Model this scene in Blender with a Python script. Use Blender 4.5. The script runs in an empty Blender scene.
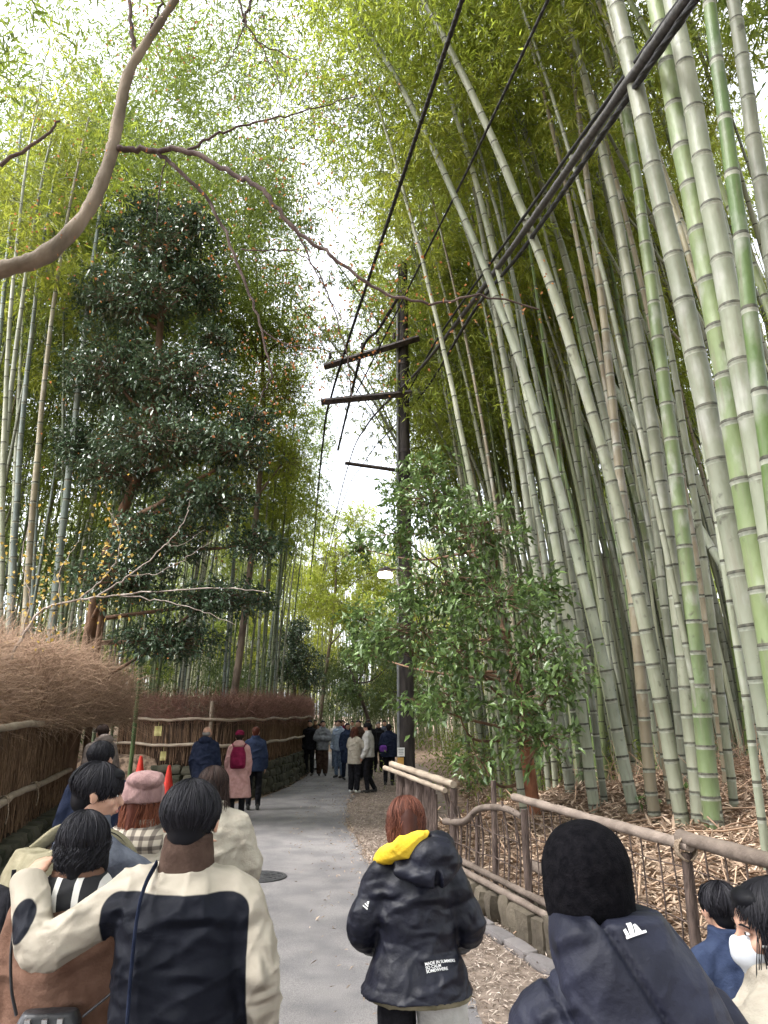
import bpy, math, random
import numpy as np
from mathutils import Vector, Matrix
R = math.radians
S = bpy.context.scene
# ------------------------------------------------------------------ camera, sky, sun, exposure
PITCH = R(15.1); CAMZ = 2.0; FPX = 740.0
cd = bpy.data.cameras.new('camera'); cam = bpy.data.objects.new('camera', cd); S.collection.objects.link(cam)
cam.location = (0, 0, CAMZ); cam.rotation_euler = (math.pi/2 + PITCH, 0, 0)
cd.sensor_fit = 'VERTICAL'; cd.sensor_height = 24.0; cd.lens = FPX/1024*24.0
cd.clip_start = 0.05; cd.clip_end = 900
S.camera = cam
W = bpy.data.worlds.new('World'); S.world = W; W.use_nodes = True
nt = W.node_tree; nt.nodes.clear()
sky = nt.nodes.new('ShaderNodeTexSky'); sky.sky_type = 'NISHITA'; sky.sun_disc = False
SUN_EL, SUN_AZ = R(55), R(250)
sky.sun_elevation = SUN_EL; sky.sun_rotation = SUN_AZ
sky.air_density = 1.0; sky.dust_density = 3.0; sky.ozone_density = 1.0
hs = nt.nodes.new('ShaderNodeHueSaturation'); hs.inputs['Saturation'].default_value = 0.22; hs.inputs['Value'].default_value = 1.0
tc = nt.nodes.new('ShaderNodeTexCoord'); cn = nt.nodes.new('ShaderNodeTexNoise'); cn.inputs['Scale'].default_value = 2.2; cn.inputs['Detail'].default_value = 5
cr = nt.nodes.new('ShaderNodeValToRGB'); cr.color_ramp.elements[0].position = .25; cr.color_ramp.elements[0].color = (.8,.83,.9,1); cr.color_ramp.elements[1].position = .7; cr.color_ramp.elements[1].color = (1.15,1.13,1.12,1)
mx = nt.nodes.new('ShaderNodeMix'); mx.data_type = 'RGBA'; mx.blend_type = 'MULTIPLY'; mx.inputs[0].default_value = 1.0
bg = nt.nodes.new('ShaderNodeBackground'); bg.inputs['Strength'].default_value = 0.15
wo = nt.nodes.new('ShaderNodeOutputWorld')
nt.links.new(sky.outputs[0], hs.inputs['Color']); nt.links.new(tc.outputs['Generated'], cn.inputs['Vector']); nt.links.new(cn.outputs['Fac'], cr.inputs['Fac'])
nt.links.new(hs.outputs[0], mx.inputs[6]); nt.links.new(cr.outputs[0], mx.inputs[7]); nt.links.new(mx.outputs[2], bg.inputs['Color']); nt.links.new(bg.outputs[0], wo.inputs[0])
sd = bpy.data.lights.new('sun', 'SUN'); sd.energy = 1.15; sd.angle = R(22); sd.color = (1, .97, .92)
sun = bpy.data.objects.new('sun', sd); S.collection.objects.link(sun)
# direction towards the sun, the same for lamp and sky
sv = Vector((math.sin(SUN_AZ)*math.cos(SUN_EL), math.cos(SUN_AZ)*math.cos(SUN_EL), math.sin(SUN_EL)))
sun.rotation_euler = (-sv).to_track_quat('-Z', 'Y').to_euler()
S.view_settings.view_transform = 'Standard'; S.view_settings.look = 'None'
S.view_settings.exposure = 2.5; S.view_settings.gamma = 1.0; S.view_settings.use_curve_mapping = False
S.cycles.use_denoising = True
S.cycles.max_bounces = 7; S.cycles.diffuse_bounces = 4; S.cycles.glossy_bounces = 2; S.cycles.transmission_bounces = 4; S.cycles.transparent_max_bounces = 4
S.cycles.sample_clamp_indirect = 6.0
S.cycles.caustics_reflective = False; S.cycles.caustics_refractive = False

rng = np.random.default_rng(7); random.seed(7)
COL = S.collection
cp, sp = math.cos(PITCH), math.sin(PITCH)
def ray(px, py):
    x = (px-384)/FPX; u = (512-py)/FPX
    return np.array([x, cp - sp*u, sp + cp*u])
CAM = np.array([0., 0., CAMZ])
def atY(px, py, Y): d = ray(px, py); return CAM + d*(Y/d[1])
def atZ(px, py, Z): d = ray(px, py); return CAM + d*((Z-CAMZ)/d[2])

# ------------------------------------------------------------------ terrain
def pl(pts):
    a = np.array(pts, float); return lambda y: np.interp(y, a[:,0], a[:,1])
xr = pl([(-20,9.4),(11.5,.18),(12.6,.1),(14,1.0),(16,1.6),(22,1.9),(30,1.5),(45,-1),(80,-5)])
xl = pl([(-20,-1.5),(5,-4.0),(9.4,-4.9),(15.5,-6.3),(16.2,-10.5),(18.2,-10.5),(18.6,-3.55),(20,-3.05),(23.5,-2.8),(27,-2.8),(31,-3.2),(45,-8),(80,-20)])
def sm(t): t = np.clip(t, 0, 1); return t*t*(3-2*t)
def hgt(X, Y):
    X = np.asarray(X, float); Y = np.asarray(Y, float)
    d = X - xr(Y)
    near = 1-sm((Y-11)/2.5)
    step = .27*near + .05*(1-near)
    zr = step*sm((d-.08)/.14) + np.where(d > 0, 1.75*(1-np.exp(-np.maximum(d-.1,0)/5.2)), 0)*(.45+.55*near)
    n = .05*np.sin(X*1.7+Y*.9)*np.sin(Y*1.3-X*.4) + .03*np.sin(X*4.1)*np.sin(Y*3.7+1)
    zr = zr + n*np.clip(d, 0, 1)
    e = xl(Y) - X
    behind2 = sm((Y-18.3)/.5)
    stepl = .28 + .42*behind2
    zl = stepl*sm((e-.1)/.2) + .6*(1-np.exp(-np.maximum(e-.2,0)/4)) + n*np.clip(e, 0, 1)
    pocket = .32*sm((-X-4.3)/1.2)*sm((Y-15.6)/1.2)
    zl = np.where(e > 0, zl, 0)
    base = np.where(d > 0, zr, 0) + zl
    return np.maximum(base, pocket)
def onground(px, py):
    d = ray(px, py); t = 1.0
    for _ in range(4000):
        p = CAM + d*t
        if p[2] <= hgt(p[0], p[1]): return p
        t += .02
    return p

# ------------------------------------------------------------------ mesh building
class MB:
    def __init__(s): s.v=[]; s.q=[]; s.t=[]; s.qm=[]; s.tm=[]; s.n=0; s.at=[]
    def add(s, v, q=None, t=None, m=0, a=None):
        v = np.asarray(v, float).reshape(-1,3)
        if q is not None and len(q):
            q = np.asarray(q, int).reshape(-1,4)+s.n; s.q.append(q); s.qm.append(np.full(len(q), m) if np.isscalar(m) else np.asarray(m))
        if t is not None and len(t):
            t = np.asarray(t, int).reshape(-1,3)+s.n; s.t.append(t); s.tm.append(np.full(len(t), m if np.isscalar(m) else 0))
        s.v.append(v); s.n += len(v)
        s.at.append(np.zeros(len(v)) if a is None else (np.full(len(v), a) if np.isscalar(a) else np.asarray(a, float)))
    def mesh(s, name, mats, smooth=True):
        me = bpy.data.meshes.new(name)
        v = np.concatenate(s.v) if s.v else np.zeros((0,3))
        q = np.concatenate(s.q) if s.q else np.zeros((0,4), int)
        t = np.concatenate(s.t) if s.t else np.zeros((0,3), int)
        me.vertices.add(len(v)); me.vertices.foreach_set('co', v.astype(np.float32).ravel())
        li = np.concatenate([q.ravel(), t.ravel()]).astype(np.int32)
        me.loops.add(len(li)); me.loops.foreach_set('vertex_index', li)
        ls = np.concatenate([np.arange(len(q))*4, len(q)*4+np.arange(len(t))*3]).astype(np.int32)
        me.polygons.add(len(ls)); me.polygons.foreach_set('loop_start', ls)
        mi = np.concatenate([np.concatenate(s.qm) if s.qm else np.zeros(0,int), np.concatenate(s.tm) if s.tm else np.zeros(0,int)]).astype(np.int32)
        me.polygons.foreach_set('material_index', mi)
        me.polygons.foreach_set('use_smooth', np.full(len(ls), bool(smooth)))
        for m in mats: me.materials.append(m)
        at = me.attributes.new('rnd', 'FLOAT', 'POINT'); at.data.foreach_set('value', np.concatenate(s.at).astype(np.float32) if s.at else np.zeros(0, np.float32))
        me.update(calc_edges=True)
        return me
def norm(a, axis=-1):
    return a/np.maximum(np.linalg.norm(a, axis=axis, keepdims=True), 1e-9)
def frames(P):
    T = norm(np.gradient(P, axis=0)); ref = np.array([1.,0,0]) if abs(T[0][0]) < .8 else np.array([0,1.,0])
    U = norm(np.cross(T, ref)); V = np.cross(T, U); return T, U, V
def tube(mb, P, rad, sides=6, cap=True, m=0, a=None, rad2=None):
    if not np.isscalar(rad) and np.ndim(rad)==1 and len(rad)!=len(P): rad=np.interp(np.linspace(0,1,len(P)),np.linspace(0,1,len(rad)),rad)
    P = np.asarray(P, float); n = len(P); rad = np.broadcast_to(np.asarray(rad, float), (n,))
    rad2 = rad if rad2 is None else np.broadcast_to(np.asarray(rad2, float), (n,))
    T, U, V = frames(P); ang = np.linspace(0, 2*np.pi, sides, endpoint=False)
    v = P[:,None,:] + (U[:,None,:]*np.cos(ang)[None,:,None])*rad[:,None,None] + (V[:,None,:]*np.sin(ang)[None,:,None])*rad2[:,None,None]
    i = np.arange(n-1)[:,None]*sides; j = np.arange(sides)[None,:]; k = (j+1) % sides
    q = np.stack([i+j, i+k, i+sides+k, i+sides+j], -1).reshape(-1,4)
    if np.ndim(m) == 1: m = np.repeat(np.asarray(m), sides)
    base = mb.n
    mb.add(v.reshape(-1,3), q, m=m, a=a)
    if cap:
        c = np.array([P[0], P[-1]]); t = []
        vv = np.concatenate([v[0], v[-1], c])
        for jj in range(sides):
            kk = (jj+1) % sides
            t.append((2*sides, kk, jj)); t.append((2*sides+1, sides+jj, sides+kk))
        mb.add(vv, t=t, m=0 if np.ndim(m) else m, a=a)
def curve(pts, n=12):
    P = np.asarray(pts, float); m = len(P)
    if m == 2: return P[0]+(P[1]-P[0])*np.linspace(0,1,n)[:,None]
    E = np.vstack([2*P[0]-P[1], P, 2*P[-1]-P[-2]]); out = []
    for i in range(m-1):
        p0,p1,p2,p3 = E[i:i+4]; t = np.linspace(0,1,n,endpoint=(i==m-2))[:,None]
        out.append(.5*((2*p1)+(-p0+p2)*t+(2*p0-5*p1+4*p2-p3)*t**2+(-p0+3*p1-3*p2+p3)*t**3))
    return np.vstack(out)
def box(mb, c, s, rz=0, m=0, a=None):
    x,y,z = [k/2 for k in s]
    v = np.array([(-x,-y,-z),(x,-y,-z),(x,y,-z),(-x,y,-z),(-x,-y,z),(x,-y,z),(x,y,z),(-x,y,z)], float)
    c_, s_ = math.cos(rz), math.sin(rz); v = v@np.array([[c_,s_,0],[-s_,c_,0],[0,0,1]]) + np.asarray(c)
    mb.add(v, [(0,3,2,1),(4,5,6,7),(0,1,5,4),(1,2,6,5),(2,3,7,6),(3,0,4,7)], m=m, a=a)
def strips(mb, P, Wd, side, m=0, a=None):
    """P (k,n,3) polylines as flat ribbons, Wd (n,) or (k,n) widths, side (k,n,3) or (k,1,3) unit side vectors"""
    k, n, _ = P.shape; Wd = np.broadcast_to(Wd, (k,n)); side = np.broadcast_to(side, P.shape)
    v = np.stack([P-side*Wd[...,None]/2, P+side*Wd[...,None]/2], 2).reshape(-1,3)
    b = (np.arange(k)*n*2)[:,None] + np.arange(n-1)[None,:]*2
    q = np.stack([b, b+1, b+3, b+2], -1).reshape(-1,4)
    mb.add(v, q, m=m, a=None if a is None else np.repeat(a, n*2))
def tubes3(mb, P, rad, m=0, a=None):
    """many thin three-sided tubes: P (k,n,3), rad (n,) or (k,n)"""
    k, n, _ = P.shape; rad = np.broadcast_to(rad, (k,n))
    T = norm(np.gradient(P, axis=1)); ref = np.where(np.abs(T[...,:1]) < .7, np.array([1.,0,0]), np.array([0,1.,0]))
    U = norm(np.cross(T, ref)); V = np.cross(T, U)
    vs = [P + (U*math.cos(g)+V*math.sin(g))*rad[...,None] for g in (0, 2.094, 4.189)]
    v = np.stack(vs, 2).reshape(-1,3)
    b = (np.arange(k)*n*3)[:,None,None] + np.arange(n-1)[None,:,None]*3; j = np.arange(3)[None,None,:]; kk = (j+1) % 3
    q = np.stack([b+j, b+kk, b+3+kk, b+3+j], -1).reshape(-1,4)
    mb.add(v, q, m=m, a=None if a is None else np.repeat(a, n*3))
def leaves(mb, C, D, N, L, Wd, m=0, a=None, fold=.18):
    """diamond leaves, folded on the midrib. C base (k,3), D direction, N rough normal, L lengths, Wd widths"""
    k = len(C); D = norm(D); Sd = norm(np.cross(D, N)); N = np.cross(Sd, D)
    L = np.broadcast_to(L, (k,))[:,None]; Wd = np.broadcast_to(Wd, (k,))[:,None]
    mid = C + D*L*.42; tip = C + D*L - N*L*.12
    l = mid + Sd*Wd/2 + N*Wd*fold; r = mid - Sd*Wd/2 + N*Wd*fold
    v = np.stack([C, r, tip, l], 1).reshape(-1,3)
    b = np.arange(k)*4
    t = np.stack([np.stack([b,b+1,b+2],-1), np.stack([b,b+2,b+3],-1)], 1).reshape(-1,3)
    if a is None: a = rng.random(k)
    mb.add(v, t=t, m=m, a=np.repeat(a, 4))
    if not np.isscalar(m): pass
def rdir(k, up=0.):
    v = rng.normal(size=(k,3)); v[:,2] += up; return norm(v)

def obj(name, me, parent=None, loc=None, **props):
    if isinstance(me, MB): raise ValueError
    o = bpy.data.objects.new(name, me); COL.objects.link(o)
    if parent is not None: o.parent = parent
    if loc is not None: o.location = loc
    for k, v in props.items(): o[k] = v
    return o
def build(mb, name, mats, parent=None, smooth=True, **props):
    if not isinstance(mats, (list, tuple)): mats = [mats]
    return obj(name, mb.mesh(name, mats, smooth), parent, **props)
def thing(name, label, cat, loc=(0,0,0), rz=0, group=None):
    o = bpy.data.objects.new(name, None); COL.objects.link(o); o.empty_display_size = .2
    o.location = loc; o.rotation_euler = (0,0,rz); o['label'] = label; o['category'] = cat
    if group: o['group'] = group
    return o
def local(mb, root):
    """shift world-space vertices into the frame of an unrotated empty"""
    l = np.array(root.location); mb.v = [v-l for v in mb.v]; return mb

# ------------------------------------------------------------------ materials
def mat(name, c1, c2=None, scale=8, rough=.8, bump=.0, bscale=None, detail=5, stretch=(1,1,1), spec=.3, rnd=0, objrnd=0, trans=0, transcol=None, sheen=0, metallic=0, lo=.35, hi=.65, coat=0):
    m = bpy.data.materials.new(name); m.use_nodes = True; t = m.node_tree; n = t.nodes; b = n['Principled BSDF']; out = n['Material Output']
    b.inputs['Roughness'].default_value = rough; b.inputs['Specular IOR Level'].default_value = spec; b.inputs['Metallic'].default_value = metallic
    if sheen: b.inputs['Sheen Weight'].default_value = sheen
    if coat: b.inputs['Coat Weight'].default_value = coat
    c2 = c2 or c1
    tcn = n.new('ShaderNodeTexCoord'); mp = n.new('ShaderNodeMapping'); mp.inputs['Scale'].default_value = stretch
    t.links.new(tcn.outputs['Object'], mp.inputs['Vector'])
    nz = n.new('ShaderNodeTexNoise'); nz.inputs['Scale'].default_value = scale; nz.inputs['Detail'].default_value = detail
    t.links.new(mp.outputs[0], nz.inputs['Vector'])
    fac = nz.outputs['Fac']
    rp = n.new('ShaderNodeValToRGB'); e = rp.color_ramp.elements
    e[0].position = lo; e[0].color = (*c1,1); e[1].position = hi; e[1].color = (*c2,1)
    if rnd:
        at = n.new('ShaderNodeAttribute'); at.attribute_name = 'rnd'
        mm = n.new('ShaderNodeMix'); mm.data_type = 'FLOAT'; mm.inputs[0].default_value = rnd
        t.links.new(fac, mm.inputs[2]); t.links.new(at.outputs['Fac'], mm.inputs[3]); fac = mm.outputs[0]
        e[0].position = lo*(1-rnd)+.05*rnd; e[1].position = hi*(1-rnd)+.95*rnd
    t.links.new(fac, rp.inputs['Fac']); col = rp.outputs[0]
    if objrnd:
        oi = n.new('ShaderNodeObjectInfo'); mr = n.new('ShaderNodeMapRange'); mr.inputs['To Min'].default_value = 1-objrnd; mr.inputs['To Max'].default_value = 1+objrnd
        h = n.new('ShaderNodeHueSaturation'); t.links.new(oi.outputs['Random'], mr.inputs['Value']); t.links.new(mr.outputs[0], h.inputs['Value']); t.links.new(col, h.inputs['Color'])
        mr2 = n.new('ShaderNodeMapRange'); mr2.inputs['To Min'].default_value = .5-objrnd*.06; mr2.inputs['To Max'].default_value = .5+objrnd*.06
        w = n.new('ShaderNodeMath'); w.operation = 'FRACT'; w2 = n.new('ShaderNodeMath'); w2.operation = 'MULTIPLY'; w2.inputs[1].default_value = 17.3
        t.links.new(oi.outputs['Random'], w2.inputs[0]); t.links.new(w2.outputs[0], w.inputs[0]); t.links.new(w.outputs[0], mr2.inputs['Value']); t.links.new(mr2.outputs[0], h.inputs['Hue'])
        col = h.outputs[0]
    t.links.new(col, b.inputs['Base Color'])
    if bump:
        bn = n.new('ShaderNodeTexNoise'); bn.inputs['Scale'].default_value = bscale or scale*3; bn.inputs['Detail'].default_value = 4
        t.links.new(mp.outputs[0], bn.inputs['Vector'])
        bp = n.new('ShaderNodeBump'); bp.inputs['Strength'].default_value = bump; bp.inputs['Distance'].default_value = .02
        t.links.new(bn.outputs['Fac'], bp.inputs['Height']); t.links.new(bp.outputs[0], b.inputs['Normal'])
    if trans:
        tr = n.new('ShaderNodeBsdfTranslucent'); ms = n.new('ShaderNodeMixShader'); ms.inputs[0].default_value = trans
        if transcol:
            g = n.new('ShaderNodeMix'); g.data_type = 'RGBA'; g.blend_type = 'MULTIPLY'; g.inputs[0].default_value = 1; g.inputs[7].default_value = (*transcol,1)
            t.links.new(col, g.inputs[6]); t.links.new(g.outputs[2], tr.inputs['Color'])
        else: t.links.new(col, tr.inputs['Color'])
        t.links.new(b.outputs[0], ms.inputs[1]); t.links.new(tr.outputs[0], ms.inputs[2]); t.links.new(ms.outputs[0], out.inputs['Surface'])
    return m
# ------------------------------------------------------------------ ground, road
def axis(pts):
    out = []
    for a, b, st in pts: out += list(np.arange(a, b, st))
    out.append(pts[-1][1]); return np.array(out)
gx = axis([(-150,-40,12),(-40,-12,2),(-12,-7,.5),(-7,5,.11),(5,10,.3),(10,30,1.5),(30,150,12)])
gy = axis([(-40,0,4),(0,3,.4),(3,14,.11),(14,34,.18),(34,60,1.5),(60,260,15)])
XX, YY = np.meshgrid(gx, gy); ZZ = hgt(XX, YY) - .004
nX = len(gx); nY = len(gy)
i = np.arange(nY-1)[:,None]*nX; j = np.arange(nX-1)[None,:]
gq = np.stack([i+j, i+j+1, i+nX+j+1, i+nX+j], -1).reshape(-1,4)
M_soil = mat('soil_litter', (.075,.050,.034), (.29,.205,.145), scale=9, detail=9, rough=.95, bump=.8, bscale=25, lo=.38, hi=.62)
g = MB(); g.add(np.stack([XX,YY,ZZ],-1), gq); build(g, 'ground', M_soil, kind='structure')

M_asph = bpy.data.materials.new('asphalt'); M_asph.use_nodes = True
t = M_asph.node_tree; b = t.nodes['Principled BSDF']; b.inputs['Roughness'].default_value = .78; b.inputs['Specular IOR Level'].default_value = .35
tcn = t.nodes.new('ShaderNodeTexCoord')
def nz(scale, det=4): 
    q = t.nodes.new('ShaderNodeTexNoise'); q.inputs['Scale'].default_value = scale; q.inputs['Detail'].default_value = det; t.links.new(tcn.outputs['Object'], q.inputs['Vector']); return q
n1, n2, n3 = nz(.55, 6), nz(160, 2), nz(2.2, 9)
r1 = t.nodes.new('ShaderNodeValToRGB'); r1.color_ramp.elements[0].position=.3; r1.color_ramp.elements[0].color=(.160,.153,.158,1); r1.color_ramp.elements[1].position=.7; r1.color_ramp.elements[1].color=(.228,.219,.224,1)
r2 = t.nodes.new('ShaderNodeValToRGB'); r2.color_ramp.elements[0].position=.3; r2.color_ramp.elements[0].color=(.6,.6,.6,1); r2.color_ramp.elements[1].position=.72; r2.color_ramp.elements[1].color=(1.35,1.33,1.3,1)
r3 = t.nodes.new('ShaderNodeValToRGB'); r3.color_ramp.elements[0].position=.38; r3.color_ramp.elements[0].color=(.80,.80,.81,1); r3.color_ramp.elements[1].position=.6; r3.color_ramp.elements[1].color=(1.05,1.04,1.02,1)
ma = t.nodes.new('ShaderNodeMix'); ma.data_type='RGBA'; ma.blend_type='MULTIPLY'; ma.inputs[0].default_value=1
mb_ = t.nodes.new('ShaderNodeMix'); mb_.data_type='RGBA'; mb_.blend_type='MULTIPLY'; mb_.inputs[0].default_value=1
t.links.new(n1.outputs['Fac'], r1.inputs['Fac']); t.links.new(n2.outputs['Fac'], r2.inputs['Fac']); t.links.new(n3.outputs['Fac'], r3.inputs['Fac'])
t.links.new(r1.outputs[0], ma.inputs[6]); t.links.new(r2.outputs[0], ma.inputs[7]); t.links.new(ma.outputs[2], mb_.inputs[6]); t.links.new(r3.outputs[0], mb_.inputs[7]); t.links.new(mb_.outputs[2], b.inputs['Base Color'])
bp = t.nodes.new('ShaderNodeBump'); bp.inputs['Strength'].default_value=.5; bp.inputs['Distance'].default_value=.006; t.links.new(n2.outputs['Fac'], bp.inputs['Height']); t.links.new(bp.outputs[0], b.inputs['Normal'])
redge = pl([(-8,2.4),(3,1.15),(6,.64),(9,.10),(12.9,-.46),(15,-.72),(18.4,-.78),(27,-.55),(33,-.9),(45,-4.2),(60,-12)])
ledge = pl([(-8,-2.6),(5,-3.7),(9,-4.15),(14,-5.0),(16.3,-5.2),(17.3,-3.45),(18.4,-3.05),(20,-2.75),(23.5,-2.5),(27,-2.5),(33,-2.95),(45,-7.2),(60,-15)])
ys = np.arange(-8, 60, .2)
wob = .03*np.sin(ys*2.1)+.02*np.sin(ys*5.3)
le, re = ledge(ys)+wob, redge(ys)+wob*1.4
rows = np.stack([np.stack([le+(re-le)*f, ys, np.full_like(ys, .012+.02*math.sin(math.pi*f))],-1) for f in np.linspace(0,1,9)],1)
n=len(ys); i=np.arange(n-1)[:,None]*9; j=np.arange(8)[None,:]
g = MB(); g.add(rows, np.stack([i+j,i+j+1,i+10+j,i+9+j],-1).reshape(-1,4)); build(g, 'road', M_asph, kind='structure')
M_verge=mat('pale_verge',(.13,.10,.08),(.24,.19,.155),scale=6,detail=9,rough=.95,bump=.5,bscale=40)
ys=np.arange(2,31,.2); a0=redge(ys)-.25; a1=np.minimum(xr(ys)-.02,redge(ys)+2.2); rows=np.stack([np.stack([a0+(a1-a0)*f,ys,np.full_like(ys,.006)],-1) for f in (0,.5,1)],1); n=len(ys); i=np.arange(n-1)[:,None]*3; j=np.arange(2)[None,:]
g=MB(); g.add(rows,np.stack([i+j,i+j+1,i+4+j,i+3+j],-1).reshape(-1,4)); build(g,'path_verge',M_verge,kind='structure')
def roadz(X, Y):
    f = (X-ledge(Y))/(redge(Y)-ledge(Y)); return .012+.02*math.sin(math.pi*min(max(f,0),1))

# manhole cover
M_iron = mat('cast_iron', (.035,.035,.038), (.07,.07,.072), scale=30, rough=.6, bump=.6, bscale=60, metallic=.4)
p = atZ(259, 877, .03); root = thing('manhole_cover', 'dark round iron manhole cover set in the grey path', 'manhole cover', (p[0], p[1], roadz(p[0],p[1])+.002))
g = MB(); a = np.linspace(0,2*np.pi,40,endpoint=False)
def disc(g, r0, r1, z0, z1, m=0):
    v = np.concatenate([np.stack([np.cos(a)*r0,np.sin(a)*r0,np.full(40,z0)],-1), np.stack([np.cos(a)*r1,np.sin(a)*r1,np.full(40,z1)],-1)])
    jj=np.arange(40); kk=(jj+1)%40; g.add(v, np.stack([jj,kk,kk+40,jj+40],-1), m=m)
disc(g,.345,.34,0,.010); disc(g,.34,.30,.010,.010); disc(g,.30,.295,.010,.003); build(g,'rim',M_iron,root,smooth=False)
g = MB(); disc(g,.29,.001,.008,.008)
for r in (.07,.14,.21,.265): disc(g, r, r+.012,.0085,.0115); disc(g, r+.012, r+.022,.0115,.0085)
for k in range(12): box(g,(.17*math.cos(k*.5236),.17*math.sin(k*.5236),.0105),(.2,.014,.005),k*.5236)
build(g,'lid',M_iron,root,smooth=False)

# ------------------------------------------------------------------ stones
M_stone = mat('mossy_stone', (.025,.028,.016), (.095,.088,.065), scale=5, detail=8, rough=.95, bump=.9, bscale=18, rnd=.35)
M_stone2 = mat('bank_stone', (.055,.045,.034), (.16,.135,.10), scale=6, detail=8, rough=.92, bump=.8, bscale=20, rnd=.35)
def stone(g, c, s, rz=0, a=None, sub=5, noise=.12):
    u = np.linspace(-1,1,sub); P=[]; Q=[]; base=0
    for ax in range(3):
        for sg in (-1,1):
            A,B = np.meshgrid(u,u); C=np.full_like(A,sg); v = np.stack([A,B,C] if ax==2 else ([C,A,B] if ax==0 else [B,C,A]),-1).reshape(-1,3)
            ii=np.arange(sub-1)[:,None]*sub; jj=np.arange(sub-1)[None,:]; q=np.stack([ii+jj,ii+jj+1,ii+sub+jj+1,ii+sub+jj],-1).reshape(-1,4)
            if sg<0: q=q[:,::-1]
            P.append(v); Q.append(q+base); base+=len(v)
    v=np.concatenate(P); r=np.linalg.norm(v,axis=1,keepdims=True); v=v*(.55+.45*(1.25/np.maximum(r,1e-6)))
    o=rng.random(3)*20
    v=v*(1+noise*(np.sin(v[:,:1]*2.3+o[0])*np.sin(v[:,1:2]*2.9+o[1])+np.sin(v[:,2:]*3.1+o[2])*.7))
    v=v*np.array(s)/2; c_,s_=math.cos(rz),math.sin(rz); v=v@np.array([[c_,s_,0],[-s_,c_,0],[0,0,1]])+np.asarray(c)
    g.add(v,np.concatenate(Q),a=rng.random() if a is None else a)
def along(P, step):
    P=np.asarray(P,float); d=np.r_[0,np.cumsum(np.linalg.norm(np.diff(P,axis=0),axis=1))]; t=np.arange(step/2,d[-1],step)
    return np.stack([np.interp(t,d,P[:,k]) for k in range(P.shape[1])],-1), t
def headings(Q): 
    g_=np.gradient(Q[:,:2],axis=0); return np.arctan2(g_[:,1],g_[:,0])
# low wall under the right fence
line = [(xr(y), y) for y in np.arange(2, 11.6, .5)]
root = thing('stone_kerb', 'low wall of brown stones under the right-hand rail fence', 'stone kerb', (xr(7),7,0))
g = MB(); Q,_ = along(line, .26); H=headings(Q)
for (x,y),h in zip(Q,H):
    w=.27*random.uniform(.8,1.15); stone(g,(x-.02+random.uniform(-.03,.03),y,.13+random.uniform(-.02,.02)),(w,.26,.30+random.uniform(-.04,.05)),h+random.uniform(-.15,.15))
build(local(g,root),'stone',M_stone2,root)
M_flat = mat('edging_stone', (.13,.12,.12), (.22,.20,.195), scale=8, detail=7, rough=.9, bump=.4, bscale=40, rnd=.4)
root = thing('edging_stones', 'flat grey edging stones along the leaf strip beside the path', 'edging', (1.0,7,0))
g = MB(); Q,_ = along([(xr(y)-.30, y) for y in np.arange(4, 10.6, .5)], .43); H=headings(Q)
for (x,y),h in zip(Q,H): stone(g,(x,y,.03),(.41,.15,.09),h+random.uniform(-.05,.05),sub=6,noise=.05)
build(local(g,root),'stone',M_flat,root)
# mossy wall under the curved fence
F2 = np.array([(-6.6,19.3),(-4.9,18.5),(-3.75,18.45),(-3.25,19.4),(-2.98,21),(-2.8,23.5),(-2.78,27),(-3.1,31),(-4.2,35)],float)
F2c = curve(F2,8)
root = thing('mossy_stone_wall', 'low mossy dry stone wall under the curved brushwood fence', 'stone wall', (-3,20,0))
g = MB()
for lay in range(4):
    Q,_ = along(F2c, .30); H=headings(Q)
    for (x,y),h in zip(Q,H):
        n_=np.array([math.sin(h),-math.cos(h)])
        stone(g,(x+n_[0]*(.10-.03*lay)+random.uniform(-.03,.03),y+n_[1]*(.10-.03*lay),.10+.19*lay+random.uniform(-.02,.02)),(.31*random.uniform(.75,1.15),.30,.21),h+random.uniform(-.1,.1),sub=4)
build(local(g,root),'stone',M_stone,root)
# stones at the foot of the near left fence
F1 = np.array([(-3.6,4),(-4.1,6),(-4.85,9.4),(-5.6,12.4),(-6.25,15.3)],float); F1c=curve(F1,8)
root = thing('mossy_kerb_stones', 'row of mossy stones at the foot of the near left brushwood fence', 'stone kerb', (-4.9,9.4,0))
g = MB()
for lay in range(2):
    Q,_=along(F1c+np.array([.12,0]),.36); H=headings(Q)
    for (x,y),h in zip(Q,H): stone(g,(x+.12-.10*lay+random.uniform(-.04,.04),y,.09+.16*lay),(.36*random.uniform(.8,1.1),.34,.2),h+random.uniform(-.2,.2),sub=4)
build(local(g,root),'stone',M_stone,root)

# ------------------------------------------------------------------ fences
M_wood = mat('weathered_log', (.088,.068,.055), (.25,.20,.165), scale=6, detail=7, rough=.85, bump=.6, bscale=20, stretch=(1,1,1), rnd=.3)
M_pale = mat('old_bamboo_rail', (.20,.155,.115), (.42,.35,.27), scale=5, detail=6, rough=.7, bump=.3, rnd=.3)
M_dkwood = mat('dark_wood_post', (.05,.035,.03), (.13,.095,.08), scale=10, detail=6, rough=.9, bump=.8, bscale=30, stretch=(3,3,.6))
M_twig = mat('dry_twig', (.19,.12,.08), (.52,.36,.25), scale=3, rough=.9, rnd=.75)
M_brush = mat('brushwood', (.10,.058,.035), (.32,.205,.125), scale=3, rough=.9, rnd=.75)
M_rope = mat('straw_rope', (.18,.13,.09), (.38,.30,.22), scale=40, rough=.95, bump=.6)
def fence_pt(y, z): return np.array([xr(y), y, z])
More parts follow.
